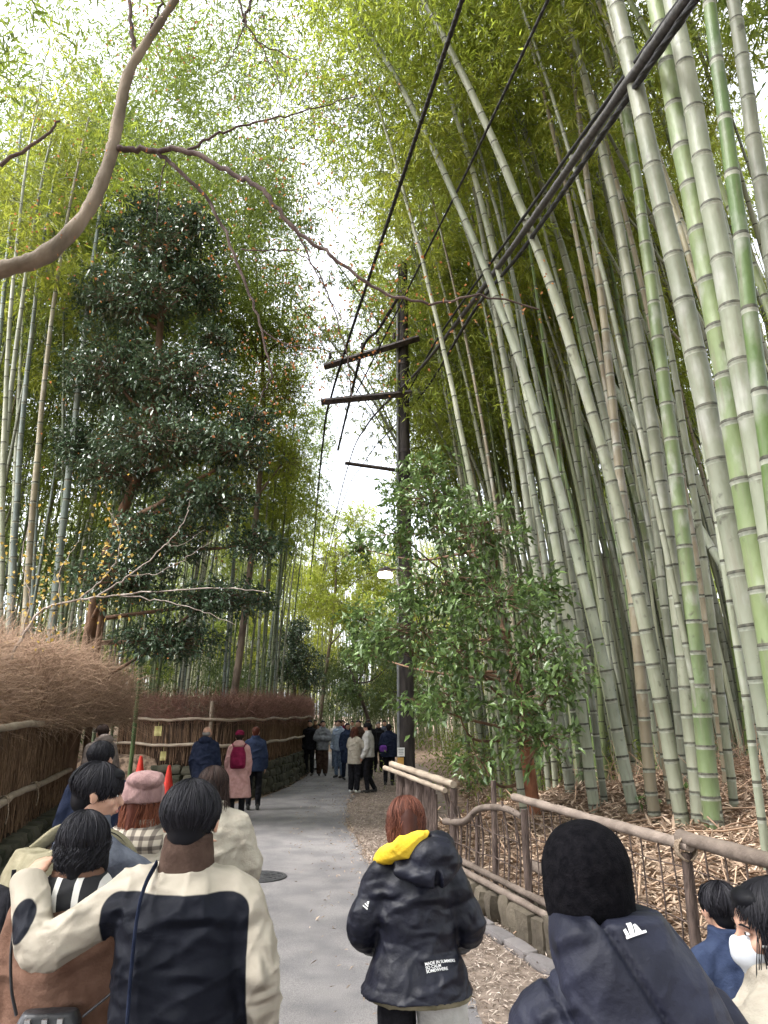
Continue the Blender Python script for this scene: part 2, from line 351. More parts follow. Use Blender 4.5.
def log_(g, a, b, r, n=14, knots=True, m=0, sag=0, sides=10):
    a=np.asarray(a,float); b=np.asarray(b,float); t=np.linspace(0,1,n)[:,None]; P=a+(b-a)*t
    P=P+rng.normal(size=P.shape)*r*.04; P[:,2]-=sag*np.sin(np.pi*t[:,0])
    rr=r*(1+.07*rng.normal(size=n)); tube(g,P,rr,sides,m=m,a=rng.random())
# near section of the right fence
root = thing('log_rail_fence', 'weathered log rail fence with wire and twig lattice on the leafy bank', 'fence', (xr(5),5,.3))
def gz(y): return .28
g=MB(); log_(g,fence_pt(2.2,1.13),fence_pt(5.35,1.19)+[0,0,.0],.046,20); build(local(g,root),'rail',M_wood,root)
g=MB(); log_(g,fence_pt(5.25,1.15),fence_pt(7.75,1.19),.038,18); build(local(g,root),'rail',M_wood,root)
for y in (2.9,5.3,7.55):
    g=MB(); p=fence_pt(y,0); tube(g,[p+[.02,0,.15],p+[0,0,.7],p+[0,0,1.10]],[.038,.036,.034],10); build(local(g,root),'post',M_dkwood,root)
g=MB(); p=fence_pt(5.3,1.15)
for k in range(4): 
    c=p+[0,-.03+.02*k,0]; an=np.linspace(0,2*np.pi,16); tube(g,np.stack([c[0]+.062*np.cos(an),np.full(16,c[1]),c[2]-.02+.075*np.sin(an)],-1),.008,5,cap=False)
build(local(g,root),'rope_binding',M_rope,root)
for off,z in ((-.02,.36),(-.09,.30)):
    g=MB(); log_(g,fence_pt(4.2,z)+[off,0,0],fence_pt(9.6,z+.02)+[off,0,0],.033,24); build(local(g,root),'foot_rail',M_wood,root)
g=MB()
for y in np.arange(2.4,7.6,.16):
    p=fence_pt(y+random.uniform(-.03,.03),0); lean=random.uniform(-.05,.05)
    tube(g,curve([p+[0,0,.3],p+[.02,lean*.5,.7],p+[random.uniform(-.02,.02),lean,1.16]],4),.0065,5,a=rng.random())
for z in (.5,.68,.86,1.0):
    tube(g,[fence_pt(y,z+random.uniform(-.012,.012))+[.012,0,0] for y in np.arange(2.4,7.7,.3)],.0045,5,a=rng.random())
build(local(g,root),'lattice',M_dkwood,root)
g=MB(); P=curve([(xr(7)+.25,6.3,.55),(xr(7)+.2,7.0,.50),(xr(8)+.25,7.9,.55)],8); tube(g,P,.05,9,a=.5); build(local(g,root),'low_log',M_wood,root)
# far section with boards, posts and a crooked branch
root = thing('twig_fence', 'old fence of dark stakes and crooked branches behind the yellow-hooded person', 'fence', (xr(9),9,.3))
for r0,za,zb,off in ((.045,1.24,1.17,0),(.032,1.19,1.10,-.10)):
    g=MB(); log_(g,fence_pt(11.7,za)+[off-.05,0,0],fence_pt(9.3,zb)+[off,0,0],r0,18); build(local(g,root),'rail',M_pale,root)
for y,r0,h in ((11.3,.085,1.16),(10.9,.085,1.14),(10.5,.075,1.12),(9.35,.05,1.12),(8.25,.032,1.3),(8.7,.02,.9)):
    g=MB(); p=fence_pt(y,0); tube(g,[p+[0,0,.05],p+[.01,0,.6],p+[.02,0,h]],[r0,r0*.97,r0*.9],9); build(local(g,root),'post',M_dkwood,root)
g=MB(); p=fence_pt(10,0)
for k in range(26):
    y=11.6-k*.065; q=fence_pt(y,0); tube(g,[q+[.03,0,.1],q+[.03,random.uniform(-.02,.02),1.05+random.uniform(-.1,.1)]],.022,6,a=rng.random())
build(local(g,root),'stake_panel',M_dkwood,root)
g=MB(); P=curve([fence_pt(9.6,.72),fence_pt(9.0,.80),fence_pt(8.6,.98),fence_pt(8.0,1.06),fence_pt(7.6,1.03)],6); tube(g,P,np.linspace(.042,.030,len(P)),9,a=.2); build(local(g,root),'crooked_branch',M_wood,root)
g=MB()
for y in np.arange(7.7,9.6,.12):
    p=fence_pt(y+random.uniform(-.03,.03),0); tube(g,curve([p+[0,0,.3],p+[.03,random.uniform(-.05,.05),.7],p+[random.uniform(-.05,.05),random.uniform(-.06,.06),1.05+random.uniform(-.15,.1)]],4),random.uniform(.006,.014),5,a=rng.random())
for z in (.55,.8): tube(g,[fence_pt(y,z+random.uniform(-.02,.02)) for y in np.arange(7.7,9.8,.3)],.006,5)
build(local(g,root),'lattice',M_dkwood,root)
for off,z in ((-.02,.34),(-.09,.28)):
    g=MB(); log_(g,fence_pt(9.5,z)+[off,0,0],fence_pt(11.6,z)+[off,0,0],.035,14); build(local(g,root),'foot_rail',M_wood,root)

# brushwood fences on the left
def brush_panel(g, line, zb, zt, n, th=.10, lean=.06, rad=.006):
    Q,t_=along(line,.02); idx=rng.integers(0,len(Q),n); q=Q[idx]; H=headings(Q)[idx]
    nn=np.stack([np.sin(H),-np.cos(H)],-1)
    off=rng.uniform(-th,th,n)[:,None]; b=q+nn*off
    z0=zb-.05+rng.random(n)*.5*(zt-zb); L=rng.uniform(.35,1,n)*(zt-zb)*1.05
    k=4; P=np.zeros((n,k,3)); tx=np.stack([np.cos(H),np.sin(H)],-1)
    ln=rng.normal(size=n)*lean; 
    for i_ in range(k):
        f=i_/(k-1); P[:,i_,:2]=b+tx*(ln*f*L)[:,None]+nn*(rng.normal(size=n)*.012)[:,None]; P[:,i_,2]=np.minimum(z0+L*f, zt+.02)
    tubes3(g,P,np.linspace(rad,rad*.5,k),a=rng.random(n))
def brush_hedge(g, line, zb, ztop, n, spread=.5, rad=.005, out=.35, seg=6):
    Q,_=along(line,.03); idx=rng.integers(0,len(Q),n); q=Q[idx]; H=headings(Q)[idx]; nn=np.stack([np.sin(H),-np.cos(H)],-1); tx=np.stack([np.cos(H),np.sin(H)],-1)
    p=np.zeros((n,3)); p[:,:2]=q+nn*rng.uniform(-spread,.12,n)[:,None]; p[:,2]=zb+rng.random(n)**1.3*(ztop(q[:,1])-zb)*.75
    d=np.zeros((n,3)); d[:,:2]=nn*(rng.normal(size=n)*.55+out)[:,None]+tx*rng.normal(size=n)[:,None]*.75; d[:,2]=rng.uniform(.15,1.3,n)
    d=norm(d); L=rng.uniform(.2,.65,n)*np.clip((ztop(q[:,1])-zb),.5,1.3); P=np.zeros((n,seg,3)); P[:,0]=p; cur=d.copy()
    for i_ in range(1,seg):
        cur=norm(cur+rng.normal(size=(n,3))*.22+np.array([0,0,-.13])); P[:,i_]=P[:,i_-1]+cur*(L/(seg-1))[:,None]
    tubes3(g,P,np.linspace(rad,rad*.35,seg),a=rng.random(n))
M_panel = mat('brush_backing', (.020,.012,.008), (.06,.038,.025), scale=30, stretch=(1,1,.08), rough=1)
def fence_brush(line, lz, zt, name, label, nstick, rails, rail_r, postat, hedge=None):
    root=thing(name,label,'fence',(line[0][0],line[0][1],lz)); L=curve(line,8)
    g=MB(); n=len(L); v=[]; H=headings(L)
    for (x,y),h in zip(L,H):
        nx,ny=math.sin(h),-math.cos(h)
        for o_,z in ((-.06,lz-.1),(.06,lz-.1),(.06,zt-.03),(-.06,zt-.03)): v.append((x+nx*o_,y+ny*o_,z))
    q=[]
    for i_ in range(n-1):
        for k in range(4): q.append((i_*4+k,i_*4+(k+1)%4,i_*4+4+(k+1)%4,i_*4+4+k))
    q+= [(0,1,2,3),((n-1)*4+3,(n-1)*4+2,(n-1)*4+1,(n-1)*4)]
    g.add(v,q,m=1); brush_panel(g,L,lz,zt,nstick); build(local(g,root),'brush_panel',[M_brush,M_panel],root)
    nn=np.stack([np.sin(H),-np.cos(H)],-1)
    for z,sd in rails:
        P=np.concatenate([L+nn*.15*sd,np.full((n,1),z)],1); P[:,2]+=.02*np.sin(np.arange(n)*.7)+rng.normal(size=n)*.006
        g=MB(); tube(g,P,rail_r*(1+.06*rng.normal(size=n)),9,a=rng.random()); build(local(g,root),'rail',M_pale,root)
    for (px,py,top) in postat:
        g=MB(); tube(g,[(px,py,lz-.2),(px,py,top)],.045,9,a=.6); build(local(g,root),'post',M_pale,root)
    return root
r1=fence_brush(F1,.30,1.80,'brushwood_fence','near brushwood fence of brown upright twigs between pale bamboo rails',9000,((1.82,1),(.90,1)),.048,[(-6.2,15.55,2.05)])
# rope ties on the lower rail
for yy in (8.6,10.1,12.0):
    g=MB(); x=np.interp(yy,F1[:,1],F1[:,0])+.15
    for k in range(3):
        an=np.linspace(0,2*np.pi,14); tube(g,np.stack([x+.06*np.cos(an),np.full(14,yy+k*.03),.90+.06*np.sin(an)],-1),.010,5,cap=False)
    tube(g,curve([(x+.06,yy,.9),(x+.08,yy+.02,.75),(x+.07,yy,.62)],5),.009,5)
    build(local(g,r1),'rope_tie',M_rope,r1)
r2=fence_brush(F2,.74,1.84,'brushwood_fence','curved dark brushwood fence standing on the mossy stone wall',9000,((1.82,1),(1.24,1)),.036,[(-4.12,18.30,2.25)])
root=thing('brushwood_hedge','large pale brown bush of dry bamboo twigs above the near left fence','hedge',(-4.9,9.4,1.8))
g=MB(); brush_hedge(g,np.vstack([F1c[F1c[:,1]<11]+np.array([-.35,0]),[[-5.35,12],[-5.35,13.5],[-5.3,15.0],[-5.25,15.8]]]),1.72,lambda y: 2.6+.9*np.exp(-((y-12)/4.)**2),34000,spread=1.2,rad=.0038); build(local(g,root),'twigs',M_twig,root)
M_twig2 = mat('dark_dry_twig', (.12,.060,.045), (.34,.19,.145), scale=3, rough=.9, rnd=.75)
root=thing('brushwood_hedge','low reddish brown twig hedge along the top of the curved fence','hedge',(-3,20,1.8))
g=MB(); brush_hedge(g,F2c,1.70,lambda y: 2.55+0*y,20000,spread=.6,rad=.0045,out=.1); build(local(g,root),'twigs',M_twig2,root)

# small things on the fences
M_tag = mat('yellow_paper', (.42,.38,.14), (.58,.52,.25), scale=8, rough=.8)
M_white = mat('white_paint', (.62,.62,.60), (.74,.74,.72), scale=8, rough=.6)
for (px,py,w,h,lab) in ((158,731,.16,.22,'crumpled yellow paper tag hanging from the upper rail of the curved fence'),(163,756,.12,.20,'small yellow notice card hanging on the lower rail near the traffic cones'),(194,758,.17,.15,'yellow tag hung low on the curved fence behind the bald man')):
    p=atY(px,py,18.1 if px>150 else 18.5); g=MB()
    A,B=np.meshgrid(np.linspace(-w/2,w/2,5),np.linspace(-h/2,h/2,6)); yy=.02*np.sin(A*30)+.015*np.sin(B*25)
    v=np.stack([A,yy,B],-1).reshape(-1,3); v2=v+[0,.006,0]; ii=np.arange(5)[:,None]*5; jj=np.arange(4)[None,:]; q=np.stack([ii+jj,ii+jj+1,ii+jj+6,ii+jj+5],-1).reshape(-1,4)
    g.add(v,q); g.add(v2,q[:,::-1]); tube(g,[(0,0,h/2-.01),(0,.02,h/2+.10)],.004,4)
    build(g,'paper_tag',M_tag,loc=p,label=lab,category='tag')
M_green = mat('green_bamboo_pole', (.05,.085,.03), (.11,.16,.06), scale=4, rough=.5)
p=atY(131,757,17.0); g=MB(); tube(g,[(p[0],p[1],.2),(p[0]+.05,p[1],3.6)],.045,10)
build(g,'bamboo_pole',M_green,label='dark green upright bamboo pole at the gap between the two brushwood fences',category='pole')
p=atY(95,722,15.3); g=MB(); tube(g,[p+[0,0,-.16],p+[0,0,-.14],p+[0,0,.0],p+[0,0,.02],p+[0,0,.2]],[.05,.055,.055,.03,.02],12); build(g,'lantern',M_white,label='small white cylindrical lantern on the end post of the near left fence',category='lantern')
# traffic cones
M_cone = mat('red_cone', (.55,.03,.02), (.68,.05,.03), scale=6, rough=.45); M_rub=mat('cone_rubber',(.03,.03,.03),(.05,.045,.04),rough=.8)
for (px,py,Y,lab) in ((168,786,17.6,'red traffic cone in front of the mossy wall, beside the beanie wearer'),(139,782,17.9,'red traffic cone further into the gap, next to the green pole')):
    p=atY(px,py,Y); z=float(hgt(p[0],p[1])); root=thing('traffic_cone',lab,'traffic cone',(p[0],p[1],z),.3,'red traffic cones by the mossy wall')
    g=MB(); tube(g,[(0,0,.04),(0,0,.045),(0,0,.07),(0,0,.3),(0,0,.66),(0,0,.70)],[.19,.165,.15,.10,.04,.028],20); build(g,'cone_body',M_cone,root)
    g=MB(); box(g,(0,0,.02),(.38,.38,.04)); build(g,'base',M_rub,root,smooth=False)

# ------------------------------------------------------------------ utility pole, lamp, cables
M_pole = mat('dark_pole', (.018,.015,.015), (.055,.046,.042), scale=6, detail=7, rough=.8, bump=.5, stretch=(2,2,.4))
M_steel = mat('dark_steel', (.035,.03,.03), (.09,.07,.066), scale=12, rough=.65, bump=.3, metallic=.3)
M_lead = mat('grey_pipe', (.14,.145,.15), (.24,.245,.25), scale=6, rough=.5)
PY=16.0; PXw=float(atY(405,600,PY)[0]); POLE=np.array([PXw,PY,0])
root=thing('utility_pole','tall dark utility pole with crossarms beside the path','utility pole',POLE)
g=MB(); tube(g,[(0,0,0),(0,0,4),(0,0,12.62)],[.19,.165,.115],18); build(g,'pole',M_pole,root)
def parm(name, a, b, w, Y=PY-.2):
    g=MB(); A=atY(*a,Y)-POLE; B=atY(*b,Y)-POLE; tube(g,[A,(A+B)/2,B],w,4,a=.5); o=build(g,name,M_steel,root,smooth=False); return o
parm('crossarm',(324,367),(419,338),.085); parm('crossarm',(321,402),(412,393),.085); parm('crossarm',(385,296),(393,291),.02); parm('brace',(345,463),(402,471),.045)
for z,r_ in ((2.2,.185),(4.6,.172),(6.9,.155),(7.7,.152),(9.0,.145),(9.9,.14),(11.8,.13)):
    g=MB(); tube(g,[(0,0,z),(0,0,z+.08)],r_,18); build(g,'band',M_steel,root)
for k in range(14):
    z=2.4+.45*k; g=MB(); sx=1 if k%2 else -1; tube(g,[(sx*.14,-.02,z),(sx*.26,-.02,z),(sx*.26,-.02,z+.03)],.010,6); build(g,'step_bolt',M_steel,root)
g=MB(); tube(g,[(-.16,-.10,.1),(-.15,-.10,5.5),(-.13,-.09,12.2)],.03,8); build(g,'conduit',M_lead,root)
for k in range(5):
    q=atY(330+k*16,365-k*5-6,PY-.2)-POLE; g=MB(); tube(g,[q,q+[0,0,.05],q+[0,0,.1],q+[0,0,.15]],[.03,.045,.03,.04],10); build(g,'insulator',M_steel,root)
# notice boards on the pole
p=atY(401,752,PY-.24); g=MB(); q=p
r_s=thing('notice_plate','small white notice over a yellow one on the pole','sign',p)
g=MB(); box(g,(0,0,.0),(.15,.012,.17)); build(g,'white_plate',M_white,r_s,smooth=False)
g=MB(); box(g,(-.01,0,-.18),(.13,.012,.15)); build(g,'yellow_plate',mat('ochre_plate',(.45,.25,.06),(.55,.32,.09)),r_s,smooth=False)
M_print=mat('print',(.08,.08,.10))
g=MB()
for k in range(4): box(g,(0,-.008,.05-.03*k),(.10-.02*(k%2),.004,.008))
build(g,'print',M_print,r_s,smooth=False)
# lamp
p=atY(386,575,PY-.6); r_l=thing('street_lamp','small lit street lamp on an arm of the dark pole','street lamp',p)
M_em=bpy.data.materials.new('lamp_glow'); M_em.use_nodes=True; e_=M_em.node_tree.nodes['Principled BSDF']; e_.inputs['Emission Color'].default_value=(1,.93,.68,1); e_.inputs['Emission Strength'].default_value=9.0
g=MB(); tube(g,[(-.17,0,0),(-.15,0,0),(.0,0,.01),(.12,0,0),(.14,0,0)],[.02,.06,.075,.06,.02],12,rad2=np.array([.02,.05,.06,.05,.02])); build(g,'bulb',M_em,r_l)
g=MB(); tube(g,curve([(.0,0,.09),(.25,.25,.16),(PXw-p[0]-.15,.55,.05)],6),.02,8); tube(g,[(-.16,0,.085),(0,0,.11),(.14,0,.085)],[.03,.08,.03],10,rad2=np.array([.01,.03,.01])); build(g,'lamp_arm',M_steel,r_l)
# cables
M_cable=mat('black_cable',(.012,.012,.014),(.035,.033,.035),scale=30,rough=.6)
def cable(pts, r, lab, lump=.25, mats=M_cable, twist=0, dx=(0,0,0), far=1.0):
    P=curve([atZ(a,b_,z) for a,b_,z in pts],40)+np.array(dx); n=len(P)
    g=MB(); 
    if twist:
        T,U,V=frames(P); d=np.r_[0,np.cumsum(np.linalg.norm(np.diff(P,axis=0),axis=1))]
        nn=int(d[-1]/.06); tt=np.linspace(0,d[-1],nn); Pi=np.stack([np.interp(tt,d,P[:,k]) for k in range(3)],-1)
        T,U,V=frames(Pi); r=r*np.interp(Pi[:,1],[12,19],[1,far])
        tube(g,Pi,r*.75,6)
        for ph in (0,np.pi):
            an=tt*twist+ph; tube(g,Pi+(U*np.cos(an)[:,None]+V*np.sin(an)[:,None])*(r*.5)[:,None],r*.45,4)
    else:
        d=np.r_[0,np.cumsum(np.linalg.norm(np.diff(P,axis=0),axis=1))]; nn=int(d[-1]/.12); tt=np.linspace(0,d[-1],nn); Pi=np.stack([np.interp(tt,d,P[:,k]) for k in range(3)],-1)
        r=r*np.interp(Pi[:,1],[12,19],[1,far]); tube(g,Pi,r*(1+lump*rng.random(nn)),7)
    build(g,'overhead_cable',mats,label=lab,category='cable',group='cables strung from the utility pole over the path')
cable([(482,-60,9.5),(462,0,9.5),(395,200,9.4),(333,390,9.4),(322,450,9.3),(312,560,9.2),(306,622,9.2)],.036,'twisted black cable left of the others, passing the crossarm ends',twist=22)
cable([(575,-50,8.6),(548,0,8.8),(470,165,9.4),(413,279,9.9),(370,366,9.8),(356,393,9.8)],.022,'thin black cable running to the upper crossarm from overhead',twist=16)
cable([(722,-40,6.3),(686,0,6.6),(520,237,8.2),(455,325,9.2),(417,372,9.2),(367,425,9.15),(347,470,9.1),(328,550,9.0),(312,622,9.0)],.040,'thick grey cable topmost of the close bundle over the bamboo',mats=mat('grey_cable',(.05,.048,.05),(.10,.095,.095),scale=20,rough=.55),far=.4)
cable([(735,-40,6.2),(694,2,6.5),(524,248,8.1),(476,308,8.6),(430,383,9.1),(402,418,9.1),(366,460,9.0),(338,520,9.0),(314,622,8.9)],.036,'thick black cable lowest of the close bundle over the bamboo',twist=9,far=.45)
cable([(712,-40,6.5),(680,0,6.8),(513,232,8.4),(440,335,9.4),(405,398,9.4)],.018,'thin cable beside the thick grey one, ending at the pole')
cable([(399,296,9.9),(378,330,9.8),(364,346,9.8),(350,400,9.8),(338,450,9.7)],.03,'short stiff black cable dropping beyond the upper crossarm')
# ------------------------------------------------------------------ bamboo
def culm_mat(name, c1, c2, rough=.5):
    m=mat(name,c1,c2,scale=2.6,detail=8,rough=rough,stretch=(1,1,.55),objrnd=.25,spec=.3,bump=.25,bscale=30,lo=.3,hi=.72); t=m.node_tree; n=t.nodes; b=n['Principled BSDF']
    tc_=n.new('ShaderNodeTexCoord'); col=b.inputs['Base Color'].links[0].from_socket
    def layer(scale,st,lo,hi,c,f,col,mode='MIX',det=6):
        mp=n.new('ShaderNodeMapping'); mp.inputs['Scale'].default_value=st; z=n.new('ShaderNodeTexNoise'); z.inputs['Scale'].default_value=scale; z.inputs['Detail'].default_value=det
        t.links.new(tc_.outputs['Object'],mp.inputs[0]); t.links.new(mp.outputs[0],z.inputs['Vector']); r=n.new('ShaderNodeMapRange'); r.inputs['From Min'].default_value=lo; r.inputs['From Max'].default_value=hi; r.inputs['To Max'].default_value=f
        t.links.new(z.outputs['Fac'],r.inputs['Value']); x=n.new('ShaderNodeMix'); x.data_type='RGBA'; x.blend_type=mode; x.inputs[7].default_value=(*c,1); t.links.new(r.outputs[0],x.inputs[0]); t.links.new(col,x.inputs[6]); return x.outputs[2]
    col=layer(5,(1,1,.5),.55,.72,(.30,.30,.27),.75,col)           # waxy bloom patches
    col=layer(28,(1,1,.09),.52,.72,(.13,.12,.085),.55,col)        # lengthwise weather streaks
    col=layer(9,(1,1,.8),.64,.72,(.045,.04,.028),.75,col,det=9)   # dark scuffs
    t.links.new(col,b.inputs['Base Color']); return m
CM={'pale':culm_mat('culm_pale',(.15,.165,.11),(.29,.295,.225)),'green':culm_mat('culm_green',(.09,.125,.050),(.19,.23,.105)),
    'bright':culm_mat('culm_bright',(.068,.115,.032),(.14,.19,.06)),'grey':culm_mat('culm_grey',(.125,.138,.10),(.27,.28,.215)),
    'tan':culm_mat('culm_tan',(.15,.122,.08),(.28,.245,.165)),'teal':culm_mat('culm_teal',(.105,.13,.115),(.20,.235,.21)),'dim':culm_mat('culm_dim',(.05,.075,.035),(.13,.16,.085))}
M_node=mat('node_scar',(.028,.028,.020),(.08,.075,.055),scale=30,rough=.7); M_wax=mat('node_wax',(.20,.215,.17),(.32,.33,.27),scale=30,rough=.7)
LL=14.0
BEND={0:.02,1:.09,2:.20,3:.34}
def axis_pt(bend, t):
    """curve in local space, t in 0..1 of length LL; leans along +X"""
    t=np.asarray(t,float); bx=BEND[bend]*LL*t**2.2; return np.stack([bx, .0*t+.05*np.sin(t*5), LL*t*(1-.28*BEND[bend]*t**2)],-1)
def culm_mesh(r, bend, key, far=0, top=1.0):
    g=MB(); z=0; nodes=[]; sp=.16+.05*rng.random(); mx_=.30+.10*rng.random()
    while z<LL*top: nodes.append(z); z+=sp*(1+.06*rng.normal()); sp=min(mx_, sp+.022)
    ts=[];rs=[];ms=[]
    rad=lambda z: r*(1-.10*min(z,3)/3)*(1-.86*(max(z-1,0)/LL)**1.5)
    if far:
        for k,z in enumerate(nodes):
            rr=rad(z); ts+= [z-.02,z]; rs+=[rr,rr*1.05]; ms+=[1,0]
        sides=6 if far==1 else 5
    else:
        for k,z in enumerate(nodes):
            rr=rad(z); ts+=[z-.05,z-.026,z-.010,z-.003,z+.006,z+.018]; rs+=[rr,rr*.995,rr*1.01,rr*1.07,rr*1.05,rr*.985]; ms+=[0,2,2,1,1,0]
        sides=14
    ts=np.array(ts); P=axis_pt(bend,ts/LL)
    # slight random kink at nodes
    kx=np.cumsum(rng.normal(size=len(nodes))*.004); ky=np.cumsum(rng.normal(size=len(nodes))*.004)
    P[:,0]+=np.interp(ts,nodes,kx); P[:,1]+=np.interp(ts,nodes,ky)
    P[ts<.02]*=1
    tube(g,P,np.array(rs),sides,m=np.array(ms[:-1]),a=rng.random(),cap=False)
    return g.mesh('culm',[CM[key],M_node,M_wax])
def leaf_mat(name,c1,c2,trans=.55,tc=None,rough=.5,spec=.3):
    return mat(name,c1,c2,scale=.5,rough=rough,rnd=.6,objrnd=.18,trans=trans,transcol=tc,spec=spec)
ML={'y':leaf_mat('bamboo_leaf_yellow',(.205,.25,.040),(.38,.42,.09),tc=(1.0,1.0,.65)),'g':leaf_mat('bamboo_leaf_green',(.115,.165,.035),(.26,.32,.08),tc=(1,1,.7)),
    'd':leaf_mat('bamboo_leaf_dull',(.060,.095,.035),(.15,.19,.075),tc=(1,1,.8))}
M_br=mat('bamboo_twig',(.11,.13,.05),(.22,.23,.11),rough=.6)
def bamboo_foliage(bend, key, nper=13, start=.38, lsz=1.0, seedn=0):
    g=MB(); zs=np.arange(start*LL, LL*.995, .36); C=[];D=[];Lf=[]; BP=[]
    for z in zs:
        t=z/LL; p=axis_pt(bend,t); f=(t-start)/(1-start); L=(1.75-.95*f)*(.7+.3*min(1,f*6))
        for s in range(2 if f>.05 else 1):
            az=rng.uniform(0,2*np.pi); n=8
            d=np.array([math.cos(az),math.sin(az),rng.uniform(.3,1.0)]); d/=np.linalg.norm(d); P=[p.copy()]
            for i_ in range(n-1):
                P.append(P[-1]+d*L*rng.uniform(.75,1.2)/(n-1)); d=d+np.array([0,0,-.17-.05*i_])+rng.normal(size=3)*.06; d/=np.linalg.norm(d)
            P=np.array(P); BP.append(P)
            for k in range(nper):
                u=rng.uniform(.2,1); q=np.array([np.interp(u*(n-1),np.arange(n),P[:,c]) for c in range(3)])
                sd=rng.normal(size=3); sd[2]-=.35; sd/=np.linalg.norm(sd); ln=rng.uniform(.12,.42); e=q+sd*ln
                m_=rng.integers(4,8); 
                fr=rng.random(m_)[:,None]; C.append(q+(e-q)*(.35+.65*fr)); dd=sd[None,:]*.8+rng.normal(size=(m_,3))*.55+[0,0,-.45]; D.append(dd); Lf.append(rng.uniform(.10,.19,m_)*lsz)
    C=np.concatenate(C);D=np.concatenate(D);Lf=np.concatenate(Lf)
    leaves(g,C,D,rdir(len(C),.9),Lf,Lf*.17,m=0,fold=.12)
    BP=np.array(BP); tubes3(g,BP,np.linspace(.007,.0025,BP.shape[1]),m=1)
    return g.mesh('foliage',[ML[key],M_br])
FOL={}
for bnd in BEND:
    for key in ('y','g','d'):
        FOL[(bnd,key)]=[bamboo_foliage(bnd,key,start=.55) for _ in range(2 if bnd in (1,2) else 1)]
for bnd in BEND: FOL[(bnd,'high')]=[bamboo_foliage(bnd,'y',start=.66)]
FARC={}
n_bamboo=0
MANY=[]
def bamboo(base, lean_dir, lean, bend, bend_az, r, L, key, leafkey, label, group=None, far=0, leafy=True, spin=None):
    """lean: tilt angle of the foot of the culm towards lean_dir (azimuth from +X)"""
    global n_bamboo; n_bamboo+=1
    s=L/LL
    root=bpy.data.objects.new('bamboo',None); COL.objects.link(root); root.empty_display_size=.2
    root['label']=label; root['category']='bamboo'
    if group: root['group']=group
    ax=Vector((-math.sin(lean_dir),math.cos(lean_dir),0)); M=Matrix.Rotation(lean,4,ax)@Matrix.Rotation(bend_az,4,'Z')
    root.matrix_world=Matrix.Translation(Vector(base)-Vector((0,0,.12)))@M@Matrix.Scale(s,4)
    if far:
        k=(round(r/s,2),bend,key,far)
        if k not in FARC: FARC[k]=[culm_mesh(max(k[0],.02),bend,key,far) for _ in range(2)]
        me=random.choice(FARC[k])
    else: me=culm_mesh(r/s,bend,key)
    obj('culm',me,root)
    if leafy: obj('foliage',random.choice(FOL[(bend,leafkey)]),root)
    if label.startswith('@'): MANY.append((label[1:],key,root,root.matrix_world@Vector(axis_pt(bend,.25))))
    return root
def bamboo_px(base_px, top_px, r, L, key, leafkey, label, bend=1, baz=math.pi, Ybase=None, dY=0, group=None, leafy=True):
    b_=onground(*base_px) if Ybase is None else atY(*base_px,Ybase)
    tp=atY(*top_px,b_[1]+dY); v=tp-b_; h=np.linalg.norm(v)
    # take off the curve already gained at that height
    t=min(h/L,1); off=BEND[bend]*L*t**2.2; v=v-np.array([math.cos(baz)*off,math.sin(baz)*off,0])
    if Ybase is not None:   # run it back down to the ground
        d=v/v[2]; z=float(hgt(b_[0],b_[1])); b_=b_-d*(b_[2]-z); z=float(hgt(b_[0],b_[1])); b_=b_+d*(z-b_[2])
    az=math.atan2(v[1],v[0]); ln=math.atan2(math.hypot(v[0],v[1]),v[2])
    return bamboo(b_,az,ln,bend,baz,r,L,key,leafkey,label,group,leafy=leafy)
NEAR=[((714,828),(645,250),.098,15,'green','pale yellow-green bamboo in front on the right bank, its foot beside a seedling',0),
 ((700,822),(622,250),.088,15,'pale','whitish bamboo just behind and left of the front yellow-green one on the right bank',1),
 ((676,775),(560,240),.085,15,'pale','pale bamboo leaning strongly over the path from the middle of the right bank',1),
 ((684,760),(612,250),.072,14,'grey','grey mottled bamboo crossing behind the whitish pair on the right bank',0),
 ((650,745),(560,250),.075,14,'pale','slender pale bamboo with close rings left of the front clump on the right bank',0),
 ((621,748),(578,380),.06,13,'grey','thin grey bamboo above the end of the log rail',0),
 ((604,748),(571,380),.055,13,'tan','thin brownish bamboo beside the thin grey one above the log rail',0),
 ((730,700),(655,440),.055,13,'grey','dull grey thin bamboo behind the front clump, right of the yellow-green one',0)]
for bp_,tp_,r,L,key,lab,bd in NEAR: bamboo_px(bp_,tp_,r,L,key,'high',lab,bend=bd)
NEAR2=[((768,700),(675,250),.090,4.9,'pale','thick whitish bamboo cut by the right edge of the photo, low down',0),
 ((768,640),(702,250),.095,4.7,'green','thick mossy yellow-green bamboo rising from the right edge of the photo',0),
 ((771,520),(724,250),.090,4.5,'pale','whitish thick bamboo beside the mossy one at the right edge of the photo',0),
 ((753,330),(722,60),.05,3.6,'bright','smooth bright green young bamboo at the right, in front of the thick ones',0),
 ((768,240),(737,0),.085,5.4,'grey','grey bamboo entering at the upper right edge of the photo',0),
 ((752,300),(700,0),.080,6.2,'pale','pale bamboo high at the upper right, behind the bright green one',1)]
for bp_,tp_,r,Y,key,lab,bd in NEAR2: bamboo_px(bp_,tp_,r,15,key,'high',lab,bend=bd,Ybase=Y)
